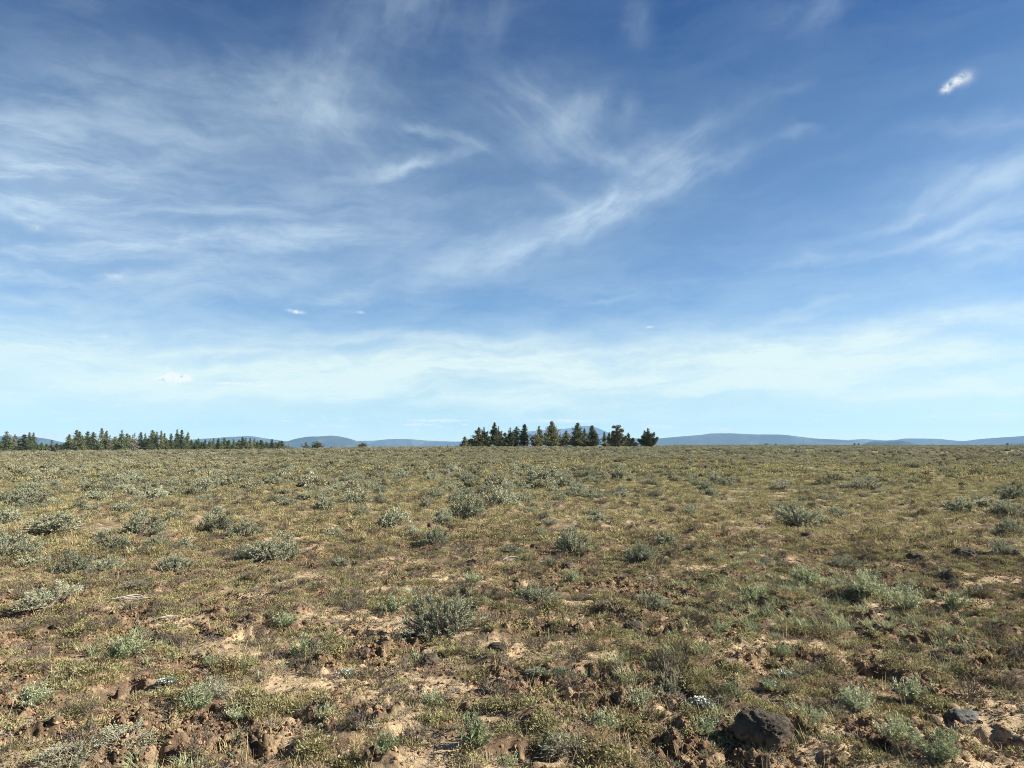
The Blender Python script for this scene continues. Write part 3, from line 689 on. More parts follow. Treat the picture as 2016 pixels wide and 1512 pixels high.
# ------------------------------------------------------------------ shrubs, forbs, grass
def sage_mesh(Rd, Hh, seed, ns, nl, leaf, upright=.4, bare=.0, mat='sage'):
    """rounded sagebrush: woody stems splaying from the root, twigs, and small grey leaves on the outer half"""
    rng = np.random.default_rng(seed); w = Geo(); g = Geo()
    ph = rng.uniform(0, 2 * math.pi, ns); ct = rng.uniform(0.04, 1, ns) ** .8; st = np.sqrt(1 - ct * ct)
    D = np.stack([np.cos(ph) * st, np.sin(ph) * st, ct], 1)
    lob = 1 + .25 * np.sin(ph * 2 + seed) + .18 * np.sin(ph * 3 + 2 * seed + ct * 4) + .1 * rng.normal(size=ns)
    end = D * np.array([Rd, Rd * .9, Hh]) * np.clip(lob, .55, 1.4)[:, None]
    root = rng.normal(size=(ns, 3)) * np.array([.10, .10, 0]) * Rd
    mid = root * .5 + end * .55; mid[:, 2] *= .72
    w.tubes(root - np.array([0, 0, .03]), mid, .010 * Rd / .3, .006 * Rd / .3); w.tubes(mid, end, .006 * Rd / .3, .0025 * Rd / .3)
    kt = 5; A = (mid[:, None] + (end - mid)[:, None] * rng.uniform(.0, .9, (ns, kt))[..., None]).reshape(-1, 3)
    TD = unit(unit(np.repeat(end, kt, 0)) * .7 + rng.normal(size=(ns * kt, 3)) * .42 + np.array([0, 0, upright]))
    TL = Rd * rng.uniform(.22, .48, ns * kt); B = A + TD * TL[:, None]
    B[:, 2] = np.maximum(B[:, 2], .01)
    w.tubes(A, B, .003 * Rd / .3, .0014 * Rd / .3)
    nt = len(A); u = rng.uniform(.15, 1.02, (nt, nl)) ** .8
    P = (A[:, None] + (B - A)[:, None] * u[..., None]).reshape(-1, 3)
    LD = unit(np.repeat(TD, nl, 0) * .9 + rng.normal(size=(nt * nl, 3)) * .55)
    keep = rng.uniform(size=len(P)) > bare
    P, LD = P[keep], LD[keep]
    g.leaves(P, LD, leaf * rng.uniform(.7, 1.4, len(P)), leaf * rng.uniform(.22, .36, len(P)), rng)
    return w.mesh('stems', M['stem']), g.mesh('foliage', M[mat])
def joined(name, parts):
    """one mesh from several (for ground cover sources); keeps each material"""
    Vs, Fs, mi, n, mats = [], [], [], 0, []
    for k, me in enumerate(parts):
        v = np.empty(len(me.vertices) * 3, np.float32); me.vertices.foreach_get('co', v); f = np.empty(len(me.loops), np.int32); me.loops.foreach_get('vertex_index', f)
        Vs.append(v.reshape(-1, 3)); Fs.append(f.reshape(-1, 4) + n); n += len(me.vertices); mi += [k] * len(me.polygons); mats.append(me.materials[0])
    me = mesh_np(name, np.vstack(Vs), np.vstack(Fs)); [me.materials.append(m) for m in mats]
    me.polygons.foreach_set('material_index', np.array(mi, np.int32)); return me

SAGE_HI = [sage_mesh(.30, .24 + .03 * (i % 3), 500 + i, 52, 34, .026, .35 + .1 * (i % 3)) for i in range(6)]
SAGE_MD = [sage_mesh(.30, .24 + .04 * (i % 3), 520 + i, 34, 18, .046, .4) for i in range(7)]
SAGE_GREY = [sage_mesh(.30, .22, 540 + i, 46, 14, .030, .3, .35) for i in range(3)]
_rs = np.random.default_rng(4)
placed = []
def put_sage(px, py, wpx, label=None, kind='hi', hs=1.0, xy=None, rz=None):
    x, y = xy if xy else ground_at(px, py); r = math.hypot(x, y)
    rad = wpx / 2 / F_PX * r
    V = {'hi': SAGE_HI, 'md': SAGE_MD, 'grey': SAGE_GREY}[kind]; v = V[len(placed) % len(V)]
    e = bpy.data.objects.new('sagebrush', None); C.objects.link(e); e.location = (x, y, hz(x, y) - .01); e.empty_display_size = .1
    s = rad / .30; u = _rs.uniform(.82, 1.2); e.scale = (s * u, s / u, s * hs * _rs.uniform(.8, 1.15)); e.rotation_euler = (_rs.normal() * .10, _rs.normal() * .10, _rs.uniform(0, 6.28) if rz is None else rz)
    tag(e, label, 'sagebrush', 'sagebrush scattered over the plain')
    obj('stems', v[0], e); obj('foliage', v[1], e)
    placed.append((x, y, rad)); return e
SAGE = [(872, 1250, 116, 'hi', 1.2, 'largest grey-green sagebrush, full and upright, in the middle of the near ground'),
        (1128, 1088, 78, 'hi', .95, 'pale rounded sagebrush right below the grove\'s slender trees, right of the bleached dead branch'),
        (1262, 1106, 62, 'hi', 1.05, 'dark-based rounded sagebrush a step past the pale rounded one'),
        (858, 1075, 56, 'hi', 1.1, 'compact bluish sagebrush between two bare soil patches below the lone trees'),
        (918, 1020, 62, 'md', 1.0, 'pale tall-twigged sagebrush under the grove\'s left end'), (985, 998, 62, 'md', 1.1, 'wide grey sagebrush behind the pale tall-twigged one'),
        (1028, 990, 42, 'md', 1.0, 'small sagebrush touching the wide grey one on its right side'), (775, 1036, 62, 'md', .95, 'loose round sagebrush with brown base below the lone round juniper'),
        (876, 1034, 36, 'md', 1.0, 'small dark sagebrush between the loose round and the pale tall-twigged ones'), (700, 993, 50, 'md', 1.0, 'grey mounded sagebrush straight below the smaller lone juniper'),
        (604, 985, 46, 'md', .9, 'dark flat sagebrush with shadow straight below the forest\'s end'), (637, 1004, 42, 'md', 1.0, 'light sagebrush just below the dark flat one'),
        (543, 1102, 88, 'hi', .85, 'long bright sagebrush with dark base, wider of a touching pair'), (486, 1102, 52, 'hi', 1.1, 'upright half of the touching bright sagebrush pair'),
        (342, 1125, 62, 'hi', 1.0, 'silvery sagebrush standing alone under the tall pines'), (208, 1124, 74, 'hi', .8, 'silvery low sagebrush, right one of a flat pair'),
        (146, 1126, 66, 'hi', .9, 'silvery low sagebrush, left one of a flat pair'), (28, 1100, 76, 'hi', .8, 'dense dark-based sagebrush at the photo\'s left border'),
        (220, 1082, 58, 'hi', 1.05, 'rounded grey sagebrush above the flat silvery pair'), (286, 1052, 72, 'hi', 1.0, 'green-tinted sagebrush at the head of a three-bush clump'),
        (312, 1076, 46, 'hi', .9, 'small sagebrush at the foot of a three-bush clump'), (422, 1046, 64, 'hi', 1.15, 'tall pale sagebrush behind a grey spreading one'),
        (482, 1056, 66, 'hi', .8, 'grey spreading sagebrush in front of the tall pale one'), (108, 1052, 82, 'md', .6, 'flat pale sagebrush mat above the flat silvery pair'),
        (115, 1032, 46, 'md', .9, 'bright-topped sagebrush just behind the flat pale mat'), (60, 1000, 54, 'md', .8, 'low sagebrush pale on top near the left border'),
        (14, 1032, 42, 'md', .9, 'sagebrush half way down the left border above the dense one'), (247, 1010, 42, 'md', .9, 'small sagebrush with dark foot under the tall pines'),
        (258, 976, 26, 'md', 1.0, 'round small sagebrush far out under the tall pines'), (92, 1200, 84, 'hi', .6, 'wide near sagebrush at the left border beside a dead twig pile'),
        (1072, 958, 72, 'md', .7, 'wide far sagebrush row piece under the blue peak'), (1112, 960, 40, 'md', .7, 'grey tuft continuing the wide far sagebrush toward the right'),
        (1216, 946, 28, 'md', 1.2, 'upright grey sagebrush far out below the grove\'s scraggly end tree'), (1162, 950, 30, 'md', .8, 'small far sagebrush between the wide row and the upright grey one'),
        (1540, 966, 46, 'grey', .9, 'dark grey sagebrush far out under the plateau\'s right edge'), (1514, 956, 20, 'grey', 1.0, 'little dark sagebrush beside the dark grey one'),
        (1604, 974, 44, 'grey', .7, 'flat dark sagebrush right of the dark grey one'), (1704, 966, 62, 'grey', .8, 'broad dark sagebrush below the small blue mound'),
        (1664, 961, 30, 'grey', .9, 'dark sagebrush touching the broad dark one'), (1736, 972, 24, 'grey', 1.0, 'small dark sagebrush right of the broad dark one'),
        (1636, 986, 32, 'grey', .8, 'thin dark sagebrush under the broad dark one'), (1576, 1034, 72, 'hi', .8, 'spiky grey-green sagebrush alone on the tan right grass'),
        (1530, 1002, 32, 'grey', .9, 'small dark sagebrush above the spiky grey-green one'), (1988, 1022, 54, 'hi', 1.0, 'gnarled dark sagebrush at the right border, middle of three'),
        (1996, 985, 38, 'md', 1.2, 'sagebrush at the right border, topmost of three'), (1990, 1052, 44, 'hi', 1.0, 'round sagebrush at the right border, lowest of three'),
        (1892, 1008, 48, 'md', .7, 'flat dark sagebrush left of the three border ones'), (1870, 999, 32, 'grey', .8, 'dark thin sagebrush behind the flat dark one'),
        (1925, 986, 22, 'grey', 1.2, 'little upright dark sagebrush near the three border ones'), (1664, 1116, 54, 'hi', .7, 'dark low sagebrush between black rocks on the right side'),
        (1316, 1362, 66, 'hi', 1.1, 'blue-grey shaded sagebrush near the white-flowered cushion plant'), (250, 1462, 96, 'grey', .4, 'large sprawling thin sagebrush at the near left corner'),
        (1110, 1478, 100, 'grey', .7, 'dark half-dead sagebrush beside the brightest green forb'), (1296, 1500, 110, 'grey', .7, 'brown half-dead sagebrush at the bottom edge'),
        (412, 1378, 60, 'grey', 1.3, 'dead twiggy sagebrush leaning over a green forb'), (1060, 1180, 90, 'hi', .6, 'low spreading sagebrush behind the largest upright one'),
        (1290, 1200, 60, 'hi', .8, 'small sagebrush under the pale dead root arc'), (130, 1500, 80, 'grey', .5, 'low grey sagebrush mat in the near left corner'),
        (270, 1160, 40, 'grey', .6, 'tangle of half-bare sagebrush by the bleached dead wood')]
for (px, py, w, k, hs, lab) in SAGE: put_sage(px, py, w, lab, k, hs)
placed[0] = placed[0]
# the rest of the 300 that show largest
def land(px):
    for lim, s in ((130, 'the outermost pines'), (385, 'the tall pines'), (570, 'the lower pines'), (720, 'the blue dome hill'), (905, 'the low ridge left of the grove'),
                   (1060, 'the grove\'s left half'), (1300, 'the grove\'s right half'), (1500, 'the flat-topped plateau'), (1700, 'the plateau\'s right end'), (3000, 'the long blue slope')):
        if px < lim: return s
rng = np.random.default_rng(31)
def sage_dens(x, y):
    """how thickly sagebrush grows: denser to the left and in the far bands"""
    r = np.hypot(x, y); az = np.arctan2(x, y)
    d = 0.75 - 0.68 * sstep(-.1, .35, az) * (1 - sstep(45, 75, r))
    d = d * sstep(6, 16, r) + .02
    d = d * (0.45 + 1.5 * sstep(-.15, .25, fbm(x, y, 9., 2, 71)))
    return np.clip(d, 0, 1)
cand = []
while len(cand) < 12000:
    r = math.sqrt(rng.uniform(5.5 ** 2, 120 ** 2)); a = rng.uniform(-.68, .68); x, y = r * math.sin(a), r * math.cos(a)
    cand.append((x, y))
cand = np.array(cand); cr = np.hypot(cand[:, 0], cand[:, 1]); dn = sage_dens(cand[:, 0], cand[:, 1])
keep = rng.uniform(size=len(cand)) < dn; cand = cand[keep]; cr = cr[keep]
size = np.clip(rng.lognormal(-1.75, .35, len(cand)), .08, .36)
order = np.argsort(-(size / cr)); cand, cr, size = cand[order], cr[order], size[order]
far_sage = []
for (x, y), r, s in zip(cand, cr, size):
    if r < 22 and s > .2: s = .2 * (.7 + .3 * s)
    if any((x - q[0]) ** 2 + (y - q[1]) ** 2 < (q[2] * .8 + s * .8) ** 2 for q in placed): continue
    if abs(math.atan2(x, y)) < .625 and len(placed) < 300:
        px = CX + x / y * F_PX
        row = 'mid-plain' if r < 30 else 'far out'
        put_sage(0, 0, 2 * s / r * F_PX, '%s %s sagebrush %s below %s' % ('small' if s < .19 else 'full', 'grey-green', row, land(px)), 'md' if (len(placed) * 7) % 5 else 'grey', .85 + .3 * rng.uniform(), xy=(x, y))
    else: far_sage.append((x, y, s))

def forb_mesh(seed, ns=38, tall=.16, spread=.11):
    """feathery green forb: arching stems set with small narrow leaves"""
    rng = np.random.default_rng(seed); w = Geo(); g = Geo()
    ph = rng.uniform(0, 2 * math.pi, ns); q = rng.uniform(.05, 1, ns); L = tall * rng.uniform(.6, 1.1, ns)
    base = np.stack([np.cos(ph) * q * spread * .35, np.sin(ph) * q * spread * .35, 0 * q - .01], 1)
    D = unit(np.stack([np.cos(ph) * q * .9, np.sin(ph) * q * .9, 1.0 - .25 * q], 1)); tip = base + D * L[:, None]
    w.tubes(base, tip, .0022, .001)
    nl = 30; u = rng.uniform(.2, 1.02, (ns, nl)); P = (base[:, None] + (tip - base)[:, None] * u[..., None]).reshape(-1, 3)
    LD = unit(np.repeat(D, nl, 0) * .6 + rng.normal(size=(ns * nl, 3)) * .8 + np.array([0, 0, .15]))
    g.leaves(P, LD, .026 * rng.uniform(.6, 1.3, len(P)), .006 * rng.uniform(.7, 1.4, len(P)), rng)
    return w.mesh('stems', M['forb']), g.mesh('foliage', M['forb'])
FORBS = [forb_mesh(600 + i, 30 + 6 * (i % 3), .14 + .02 * (i % 3)) for i in range(5)]
FORB_AT = [(932, 1470, 100, 'brightest wide green forb at the near edge'), (1186, 1432, 66, 'feathery green forb between crumbly patch and near edge'), (385, 1402, 56, 'green forb at the foot of the dead twiggy sagebrush'),
           (424, 1408, 36, 'small green forb right of the dead twiggy sagebrush'), (850, 1388, 52, 'pale green forb on bare tan soil below the big sagebrush'), (774, 1204, 62, 'low yellow-green forb left of the largest sagebrush'),
           (250, 1296, 66, 'broad yellow-green forb by the dark flat stone, left side'), (1448, 1372, 46, 'green forb with the white-flowered cushion beside it'), (1518, 1362, 36, 'small pale forb right of the white-flowered cushion'),
           (1690, 1396, 70, 'spreading green forb above the black hollow'), (1796, 1374, 70, 'bright green forb behind the lichen-grey rock'), (1764, 1460, 66, 'bluish feathery forb casting a black shadow, near right corner'),
           (1846, 1490, 76, 'dark green forb at the bottom edge near the right corner'), (1416, 1238, 44, 'light round forb right of the dark flat boulder'), (1258, 1385, 60, 'tall thin green forb left of the blue-grey sagebrush'),
           (1322, 1448, 46, 'small bright forb below the blue-grey sagebrush'), (754, 1498, 60, 'pale forb at the bottom edge below the dead wood curl'), (640, 1420, 40, 'bluish little forb on the crumbly left patch'),
           (820, 1300, 40, 'thin forb growing behind the brown half-buried stone'), (930, 1150, 40, 'green forb tuft behind the largest sagebrush'), (275, 1250, 36, 'tiny blue-green forb by the dark flat stone'),
           (600, 1290, 60, 'green forb beside the small grey upright stone'), (420, 1310, 36, 'grassy green forb behind the crumbly left mound'), (470, 1410, 50, 'white-dotted pale forb right of the dead twiggy sagebrush'),
           (1590, 1150, 60, 'silvery green forb patch below the black rock pair'), (1480, 1190, 56, 'silvery forb in front of the black rock pair'), (1700, 1180, 70, 'silvery forb in the green right band'),
           (1780, 1200, 60, 'yellowish forb in the green right band'), (1600, 1420, 40, 'grassy forb behind the black boulder'), (1390, 1440, 56, 'grassy green forb left of the black boulder'),
           (1880, 1200, 50, 'tall-leaved forb at the end of the green right band'), (60, 1390, 60, 'dull green forb near the left border'), (1540, 1290, 40, 'low green forb above the upright soil lump'),
           (1000, 1500, 60, 'green forb cut by the bottom edge'), (560, 1240, 46, 'forb behind the small grey upright stone'), (1130, 1150, 50, 'pale forb below the pale rounded sagebrush')]
for i, (px, py, w, lab) in enumerate(FORB_AT):
    x, y = ground_at(px, py); rad = w / 2 / F_PX * math.hypot(x, y)
    e = bpy.data.objects.new('green_forb', None); C.objects.link(e); s = rad / .13; e.scale = (s, s, s * 1.0); e.location = (x, y, hz(x, y)); e.rotation_euler = (0, 0, i * 1.7)
    tag(e, lab, 'wild plant', 'green forbs on the near ground'); obj('stems', FORBS[i % 5][0], e); obj('foliage', FORBS[i % 5][1], e)

# cushion plants: dense low domes, one with white flowers
def cushion(px, py, w, lab, flowers, h=.35, n=900):
    x, y = ground_at(px, py); rad = w / 2 / F_PX * math.hypot(x, y); rng = np.random.default_rng(int(px))
    g = Geo(); a = rng.uniform(0, 6.283, n); q = np.sqrt(rng.uniform(0, 1, n)); lob = 1 + .25 * np.sin(a * 3 + px)
    P = np.stack([np.cos(a) * q * rad * lob, np.sin(a) * q * rad * lob, rad * h * np.sqrt(1 - q * q) * rng.uniform(.6, 1.05, n)], 1)
    D = unit(np.stack([np.cos(a) * q, np.sin(a) * q, 0 * q + .9], 1) + rng.normal(size=(n, 3)) * .5)
    g.leaves(P, D, .016 * rng.uniform(.7, 1.3, n), .006, rng)
    e = bpy.data.objects.new('cushion_plant', None); C.objects.link(e); e.location = (x, y, hz(x, y)); tag(e, lab, 'cushion plant', 'low cushion plants')
    obj('foliage', g.mesh('foliage', M['moss']), e)
    if flowers:
        f = Geo(); k = flowers; sel = rng.choice(n, k, replace=False); Pf = P[sel] + np.array([0, 0, .012])
        for _ in range(3): f.leaves(Pf - np.array([.006, 0, 0]), unit(rng.normal(size=(k, 3)) * np.array([1, 1, .3])), .013, .010, rng)
        obj('flowers', f.mesh('flowers', M['petal']), e)
cushion(1381, 1390, 52, 'white-flowered cushion plant by a green forb', 90, .6)
cushion(683, 1328, 34, 'pale whitish cushion plant on dark crust', 45, .5)
cushion(1060, 1328, 40, 'grey-green cushion mat, left half of a low pair', 0); cushion(1102, 1328, 50, 'grey-green cushion mat, right half of a low pair', 0)
cushion(1516, 1358, 34, 'small dense grey cushion beside green forbs', 8, .6); cushion(330, 1352, 30, 'little white-topped cushion on the crumbly mound', 30, .5)
cushion(1548, 1338, 30, 'flat cushion with a few pale flowers above the boulder', 22, .3)

# rocks
def rock(px, py, w, lab, hfac=.5, mat='basalt', sink=.25, seed=None, flat=False):
    x, y = ground_at(px, py); big = w > 80; rad = w / 2 / F_PX * math.hypot(x, y) * (1 if big else .82); seed = int(px) if seed is None else seed
    sink = sink if big else sink + .12
    import bmesh
    bm = bmesh.new(); bmesh.ops.create_icosphere(bm, subdivisions=6 if w > 80 else 5, radius=1.0)
    co = np.array([v.co[:] for v in bm.verts])
    d = 1 + .20 * perlin(co[:, 0] * 1.1 + seed, co[:, 1] * 1.1 + co[:, 2] * .9, 3) + .10 * perlin(co[:, 0] * 3 + seed, co[:, 1] * 3 - co[:, 2] * 2.5, 4) \
        + .05 * perlin(co[:, 0] * 8 + co[:, 2] * 5, co[:, 1] * 8 + co[:, 2] * 4 + seed, 5) + .05 * np.abs(perlin(co[:, 0] * 15 + co[:, 2] * 9 + seed, co[:, 1] * 15 - co[:, 2] * 11, 6)) + .03 * perlin(co[:, 0] * 34 + co[:, 2] * 19, co[:, 1] * 34 - co[:, 2] * 22, 7)
    co = co * d[:, None]; co = np.sign(co) * np.abs(co) ** .82
    sc = np.array([rad, rad * .8, rad * hfac * 1.5])
    for v, c in zip(bm.verts, co * sc): v.co = c
    me = bpy.data.meshes.new('basalt_rock'); bm.to_mesh(me); bm.free(); me.materials.append(M[mat])
    me.polygons.foreach_set('use_smooth', np.ones(len(me.polygons), bool))
    o = obj('basalt_rock', me); o.location = (x, y, macro_z(x, y) + rad * hfac * (1 - sink * 2)); o.rotation_euler = (0, 0, seed * .7)
    tag(o, lab, 'rock', 'basalt rocks lying on the plain')
def macro_z(x, y): return hz(x, y)
rock(1506, 1454, 106, 'large black boulder with blocky rounded top at the near edge', .40, sink=.18, seed=3)
rock(1575, 1452, 34, 'small dark rock lump just right of the large black boulder', .7)
rock(1894, 1412, 62, 'blue-grey lichen-covered rock near the right corner', .34, 'lichen_rock', .3)
rock(982, 1282, 50, 'dark brown half-buried rock in front of the largest sagebrush', .4, sink=.3)
rock(846, 1310, 52, 'brown half-buried stone directly below the largest sagebrush', .4, sink=.25)
rock(716, 1284, 36, 'small brown stone left of the half-buried one', .4, sink=.3)
rock(1250, 1236, 60, 'flat dark boulder top in brown crumbly soil', .3, sink=.3)
rock(112, 1238, 20, 'single small purple-grey stone near the left border', .5)
rock(92, 1318, 40, 'flat grey slab stone near the left border', .22)
rock(318, 1266, 46, 'dark flat stone with shadow, left side', .35)
rock(1340, 1370, 36, 'dark rock under the white-flowered cushion', .6)
rock(620, 1278, 22, 'small grey upright stone beside a green forb', .7)
rock(1898, 1096, 40, 'black porous rock next to a pale dead twig, right side', .5)
rock(1804, 1100, 38, 'black porous rock left of the one with the pale twig', .4)
rock(1119, 1120, 36, 'black rock in shadow in front of the pale rounded sagebrush', .5)
rock(1508, 1110, 38, 'black rock lying alone in front of the spiky sagebrush', .4)
rock(1530, 1102, 20, 'smaller black rock touching a lone larger one', .5)
rock(1482, 1049, 13, 'little black stone in front of the spiky sagebrush', .7)
rock(645, 893, 5, 'tiny black stone far out below the blue dome hill', .8)
rock(900, 1245, 16, 'small pale-capped stone touching the largest sagebrush', .6)
rock(1697, 1460, 30, 'upright black rock at a black hollow near the right corner', 1.0, sink=.1)

# bleached dead wood
def deadwood(px, py, w, lab, n=7, seed=0, lift=.35, arc=False):
    x, y = ground_at(px, py); L = w / F_PX * math.hypot(x, y); rng = np.random.default_rng(seed + int(px)); g = Geo()
    for k in range(n):
        p = np.array([rng.normal() * .08 * L, rng.normal() * .06 * L, .01 * L]) - np.array([L * .4, 0, 0])
        a = rng.normal() * .35; steps = 9; el = .5 if arc else rng.uniform(0, .5)
        r0 = L * .035 * rng.uniform(.5, 1.3)
        for s in range(steps):
            u = s / steps
            e = (1.2 - 2.4 * u) if arc else el * (1 - 1.8 * u)
            q = p + np.array([math.cos(a) * math.cos(e), math.sin(a) * math.cos(e), math.sin(e)]) * L / steps * rng.uniform(.7, 1.1)
            q[2] = max(q[2], .004)
            g.tubes(p[None], q[None], r0 * (1 - u * .85), r0 * (1 - (u + 1 / steps) * .85)); p = q; a += rng.normal() * .28
    o = obj('dead_branch', g.mesh('dead_branch', M['dead'], True)); o.location = (x, y, hz(x, y) + .005); o.rotation_euler = (0, 0, rng.uniform(-.5, .5))
    tag(o, lab, 'dead wood', 'bleached dead wood')
deadwood(248, 1186, 58, 'bleached splayed dead sagebrush wood left of the largest sagebrush', 9)
deadwood(1008, 1104, 46, 'bleached curved branch with a white stub below the grove', 7)
deadwood(1284, 1142, 28, 'thin pale root looping over the ground', 2, arc=True)
deadwood(1964, 1090, 40, 'pale twig lying beside a black porous rock', 3)
deadwood(734, 1446, 34, 'grey curled dead wood near the bottom edge', 5)
deadwood(72, 1112, 22, 'small pale dead twig under the dense border sagebrush', 3)
deadwood(12, 1168, 30, 'dry twig heap at the left border', 6)
deadwood(594, 1078, 12, 'short white twig upright past the bright sagebrush pair', 2)
deadwood(1669, 1054, 12, 'single pale stick on the tan right grass', 1)
deadwood(920, 1118, 22, 'thin fallen twig behind the largest sagebrush', 2)
deadwood(325, 1222, 50, 'thin dark-tipped fallen branches on the left near ground', 5)
deadwood(690, 1085, 26, 'pale twig left of the compact bluish sagebrush', 2)
deadwood(1040, 1506, 30, 'pale twig at the bottom edge below the half-dead sagebrush', 2)
deadwood(500, 1180, 46, 'dark fallen branch on a soil lump, left near ground', 3)

# ------------------------------------------------------------------ ground cover (nobody could count it)
def source_collection(name, meshes):
    c = bpy.data.collections.new(name)
    for i, me in enumerate(meshes): c.objects.link(bpy.data.objects.new('%s_%03d' % (name, i), me))
    return c
def scatter(name, pts, scales, idx, rots, coll, label, cat, tilt=None):
    me = bpy.data.meshes.new(name); n = len(pts); me.vertices.add(n); me.vertices.foreach_set('co', np.ascontiguousarray(pts, np.float32).ravel())
    a = me.attributes.new('scale', 'FLOAT_VECTOR', 'POINT'); a.data.foreach_set('vector', np.ascontiguousarray(scales, np.float32).ravel())
    a = me.attributes.new('rot', 'FLOAT_VECTOR', 'POINT'); a.data.foreach_set('vector', np.ascontiguousarray(rots, np.float32).ravel())
    a = me.attributes.new('idx', 'INT', 'POINT'); a.data.foreach_set('value', np.ascontiguousarray(idx, np.int32))
    o = obj(name, me); tag(o, label, cat, kind='stuff')
    ng = bpy.data.node_groups.new(name, 'GeometryNodeTree')
    ng.interface.new_socket('Geometry', in_out='INPUT', socket_type='NodeSocketGeometry'); ng.interface.new_socket('Geometry', in_out='OUTPUT', socket_type='NodeSocketGeometry')
    gi = ng.nodes.new('NodeGroupInput'); go = ng.nodes.new('NodeGroupOutput'); ip = ng.nodes.new('GeometryNodeInstanceOnPoints'); ci = ng.nodes.new('GeometryNodeCollectionInfo')
    ci.inputs[0].default_value = coll; ci.inputs['Separate Children'].default_value = True; ci.inputs['Reset Children'].default_value = True
    def attr(nm, ty):
        k = ng.nodes.new('GeometryNodeInputNamedAttribute'); k.data_type = ty; k.inputs[0].default_value = nm; return k.outputs[0]
    ng.links.new(gi.outputs[0], ip.inputs['Points']); ng.links.new(ci.outputs[0], ip.inputs['Instance']); ip.inputs['Pick Instance'].default_value = True
    ng.links.new(attr('idx', 'INT'), ip.inputs['Instance Index']); ng.links.new(attr('scale', 'FLOAT_VECTOR'), ip.inputs['Scale'])
    er = ng.nodes.new('FunctionNodeEulerToRotation'); ng.links.new(attr('rot', 'FLOAT_VECTOR'), er.inputs[0]); ng.links.new(er.outputs[0], ip.inputs['Rotation'])
    ng.links.new(ip.outputs[0], go.inputs[0])
    md = o.modifiers.new('scatter', 'NODES'); md.node_group = ng
    return o

def tuft_mesh(seed, n, L, spread, wd, lean, mat):
    rng = np.random.default_rng(seed); g = Geo(); a = rng.uniform(0, 6.283, n); q = np.sqrt(rng.uniform(0, 1, n))
    P = np.stack([np.cos(a) * q * spread, np.sin(a) * q * spread, 0 * q - .004], 1)
    b = a + rng.normal(size=n) * .8
    D = unit(np.stack([np.cos(b) * lean * rng.uniform(.2, 1.2, n), np.sin(b) * lean * rng.uniform(.2, 1.2, n), np.ones(n)], 1))
    g.blades(P, D, L * rng.uniform(.45, 1.15, n), wd * rng.uniform(.7, 1.3, n), rng.uniform(.1, .7), rng)
    return g.mesh('tuft', M[mat])
def herb_mesh(seed, n, rad, h, leaf, mat='herb'):
    rng = np.random.default_rng(seed); g = Geo(); a = rng.uniform(0, 6.283, n); q = np.sqrt(rng.uniform(0, 1, n)); lob = 1 + .3 * np.sin(2 * a + seed) + .2 * np.sin(5 * a)
    P = np.stack([np.cos(a) * q * rad * lob, np.sin(a) * q * rad * lob, h * (1 - q ** 2) * rng.uniform(0, 1, n)], 1)
    D = unit(np.stack([np.cos(a) * q, np.sin(a) * q, 0 * q + .5], 1) + rng.normal(size=(n, 3)) * .6); D[:, 2] = np.abs(D[:, 2]) + .1
    g.leaves(P, unit(D), leaf * rng.uniform(.5, 1.5, n), leaf * .35 * rng.uniform(.6, 1.5, n), rng)
    return g.mesh('herb', M[mat])
def crumb_mesh(seed):
    import bmesh
    bm = bmesh.new(); bmesh.ops.create_icosphere(bm, subdivisions=2, radius=1.0); rng = np.random.default_rng(seed)
    for v in bm.verts: v.co = v.co * (1 + .55 * (perlin(np.array([v.co.x * 1.6 + seed]), np.array([v.co.y * 1.6 + v.co.z * 1.3]), seed)[0]) + .06 * rng.normal()); v.co.z *= .75
    me = bpy.data.meshes.new('crumb'); bm.to_mesh(me); bm.free(); me.materials.append(M['crumb']); return me

def sample(n, r0, r1, dens, seed, amax=.70, power=1.0):
    """random points in the wedge ahead; dens(x, y) is the chance that a point stays"""
    rng = np.random.default_rng(seed); r = np.sqrt(rng.uniform(r0 ** 2, r1 ** 2, n)); a = rng.uniform(-amax, amax, n)
    x, y = r * np.sin(a), r * np.cos(a); k = rng.uniform(size=n) < dens(x, y); return x[k], y[k], rng
def pts_of(x, y, dz=0.0): return np.stack([x, y, height(x, y) + dz], 1)
def cover(name, x, y, rng, smin, smax, coll, nvar, label, cat, dz=-.004, zs=1.0, first=0, tilt=.12):
    n = len(x); s = rng.uniform(smin, smax, n)[:, None] * np.array([1, 1, zs]); rot = np.stack([rng.normal(size=n) * tilt, rng.normal(size=n) * tilt, rng.uniform(0, 6.283, n)], 1)
    return scatter(name, pts_of(x, y, dz), s, rng.integers(0, nvar, n), rot, coll, label, cat)

grass_src = source_collection('grass_source', [tuft_mesh(700 + i, 30, .050, .03, .0028, .95, 'grass') for i in range(6)] + [tuft_mesh(710 + i, 34, .070, .035, .0030, .8, 'green_grass') for i in range(1)])
herb_src = source_collection('herb_source', [herb_mesh(720 + i, 110, .055, .035, .017) for i in range(6)])
crumb_src = source_collection('crumb_source', [crumb_mesh(730 + i) for i in range(5)])
def pit_free(x, y):
    k = np.ones_like(x)
    for (qx, qy, qr, qd) in PITS: k *= 1 - .9 * np.exp(-(((x - qx) ** 2 + (y - qy) ** 2) / (qr * 1.3) ** 2) ** 2)
    return k
def d_cover(x, y):
    b, c = masks(x, y); n = perlin(x / .30, y / .30, 91) + .5 * perlin(x / .13, y / .13, 88) + .35 * fbm(x, y, 1.6, 2, 89); return np.clip((1 - .8 * b) * (.05 + 1.0 * sstep(.05, .25, n)) * (1 - .6 * c) * pit_free(x, y), .015, 1)
x, y, g_ = sample(27000, 3.0, 13, d_cover, 1)
cover('dry_grass', x, y, g_, .45, 1.2, grass_src, 7, 'short dry olive and straw grass tufts on the near ground', 'grass')
x, y, g_ = sample(66000, 3.0, 13, d_cover, 2)
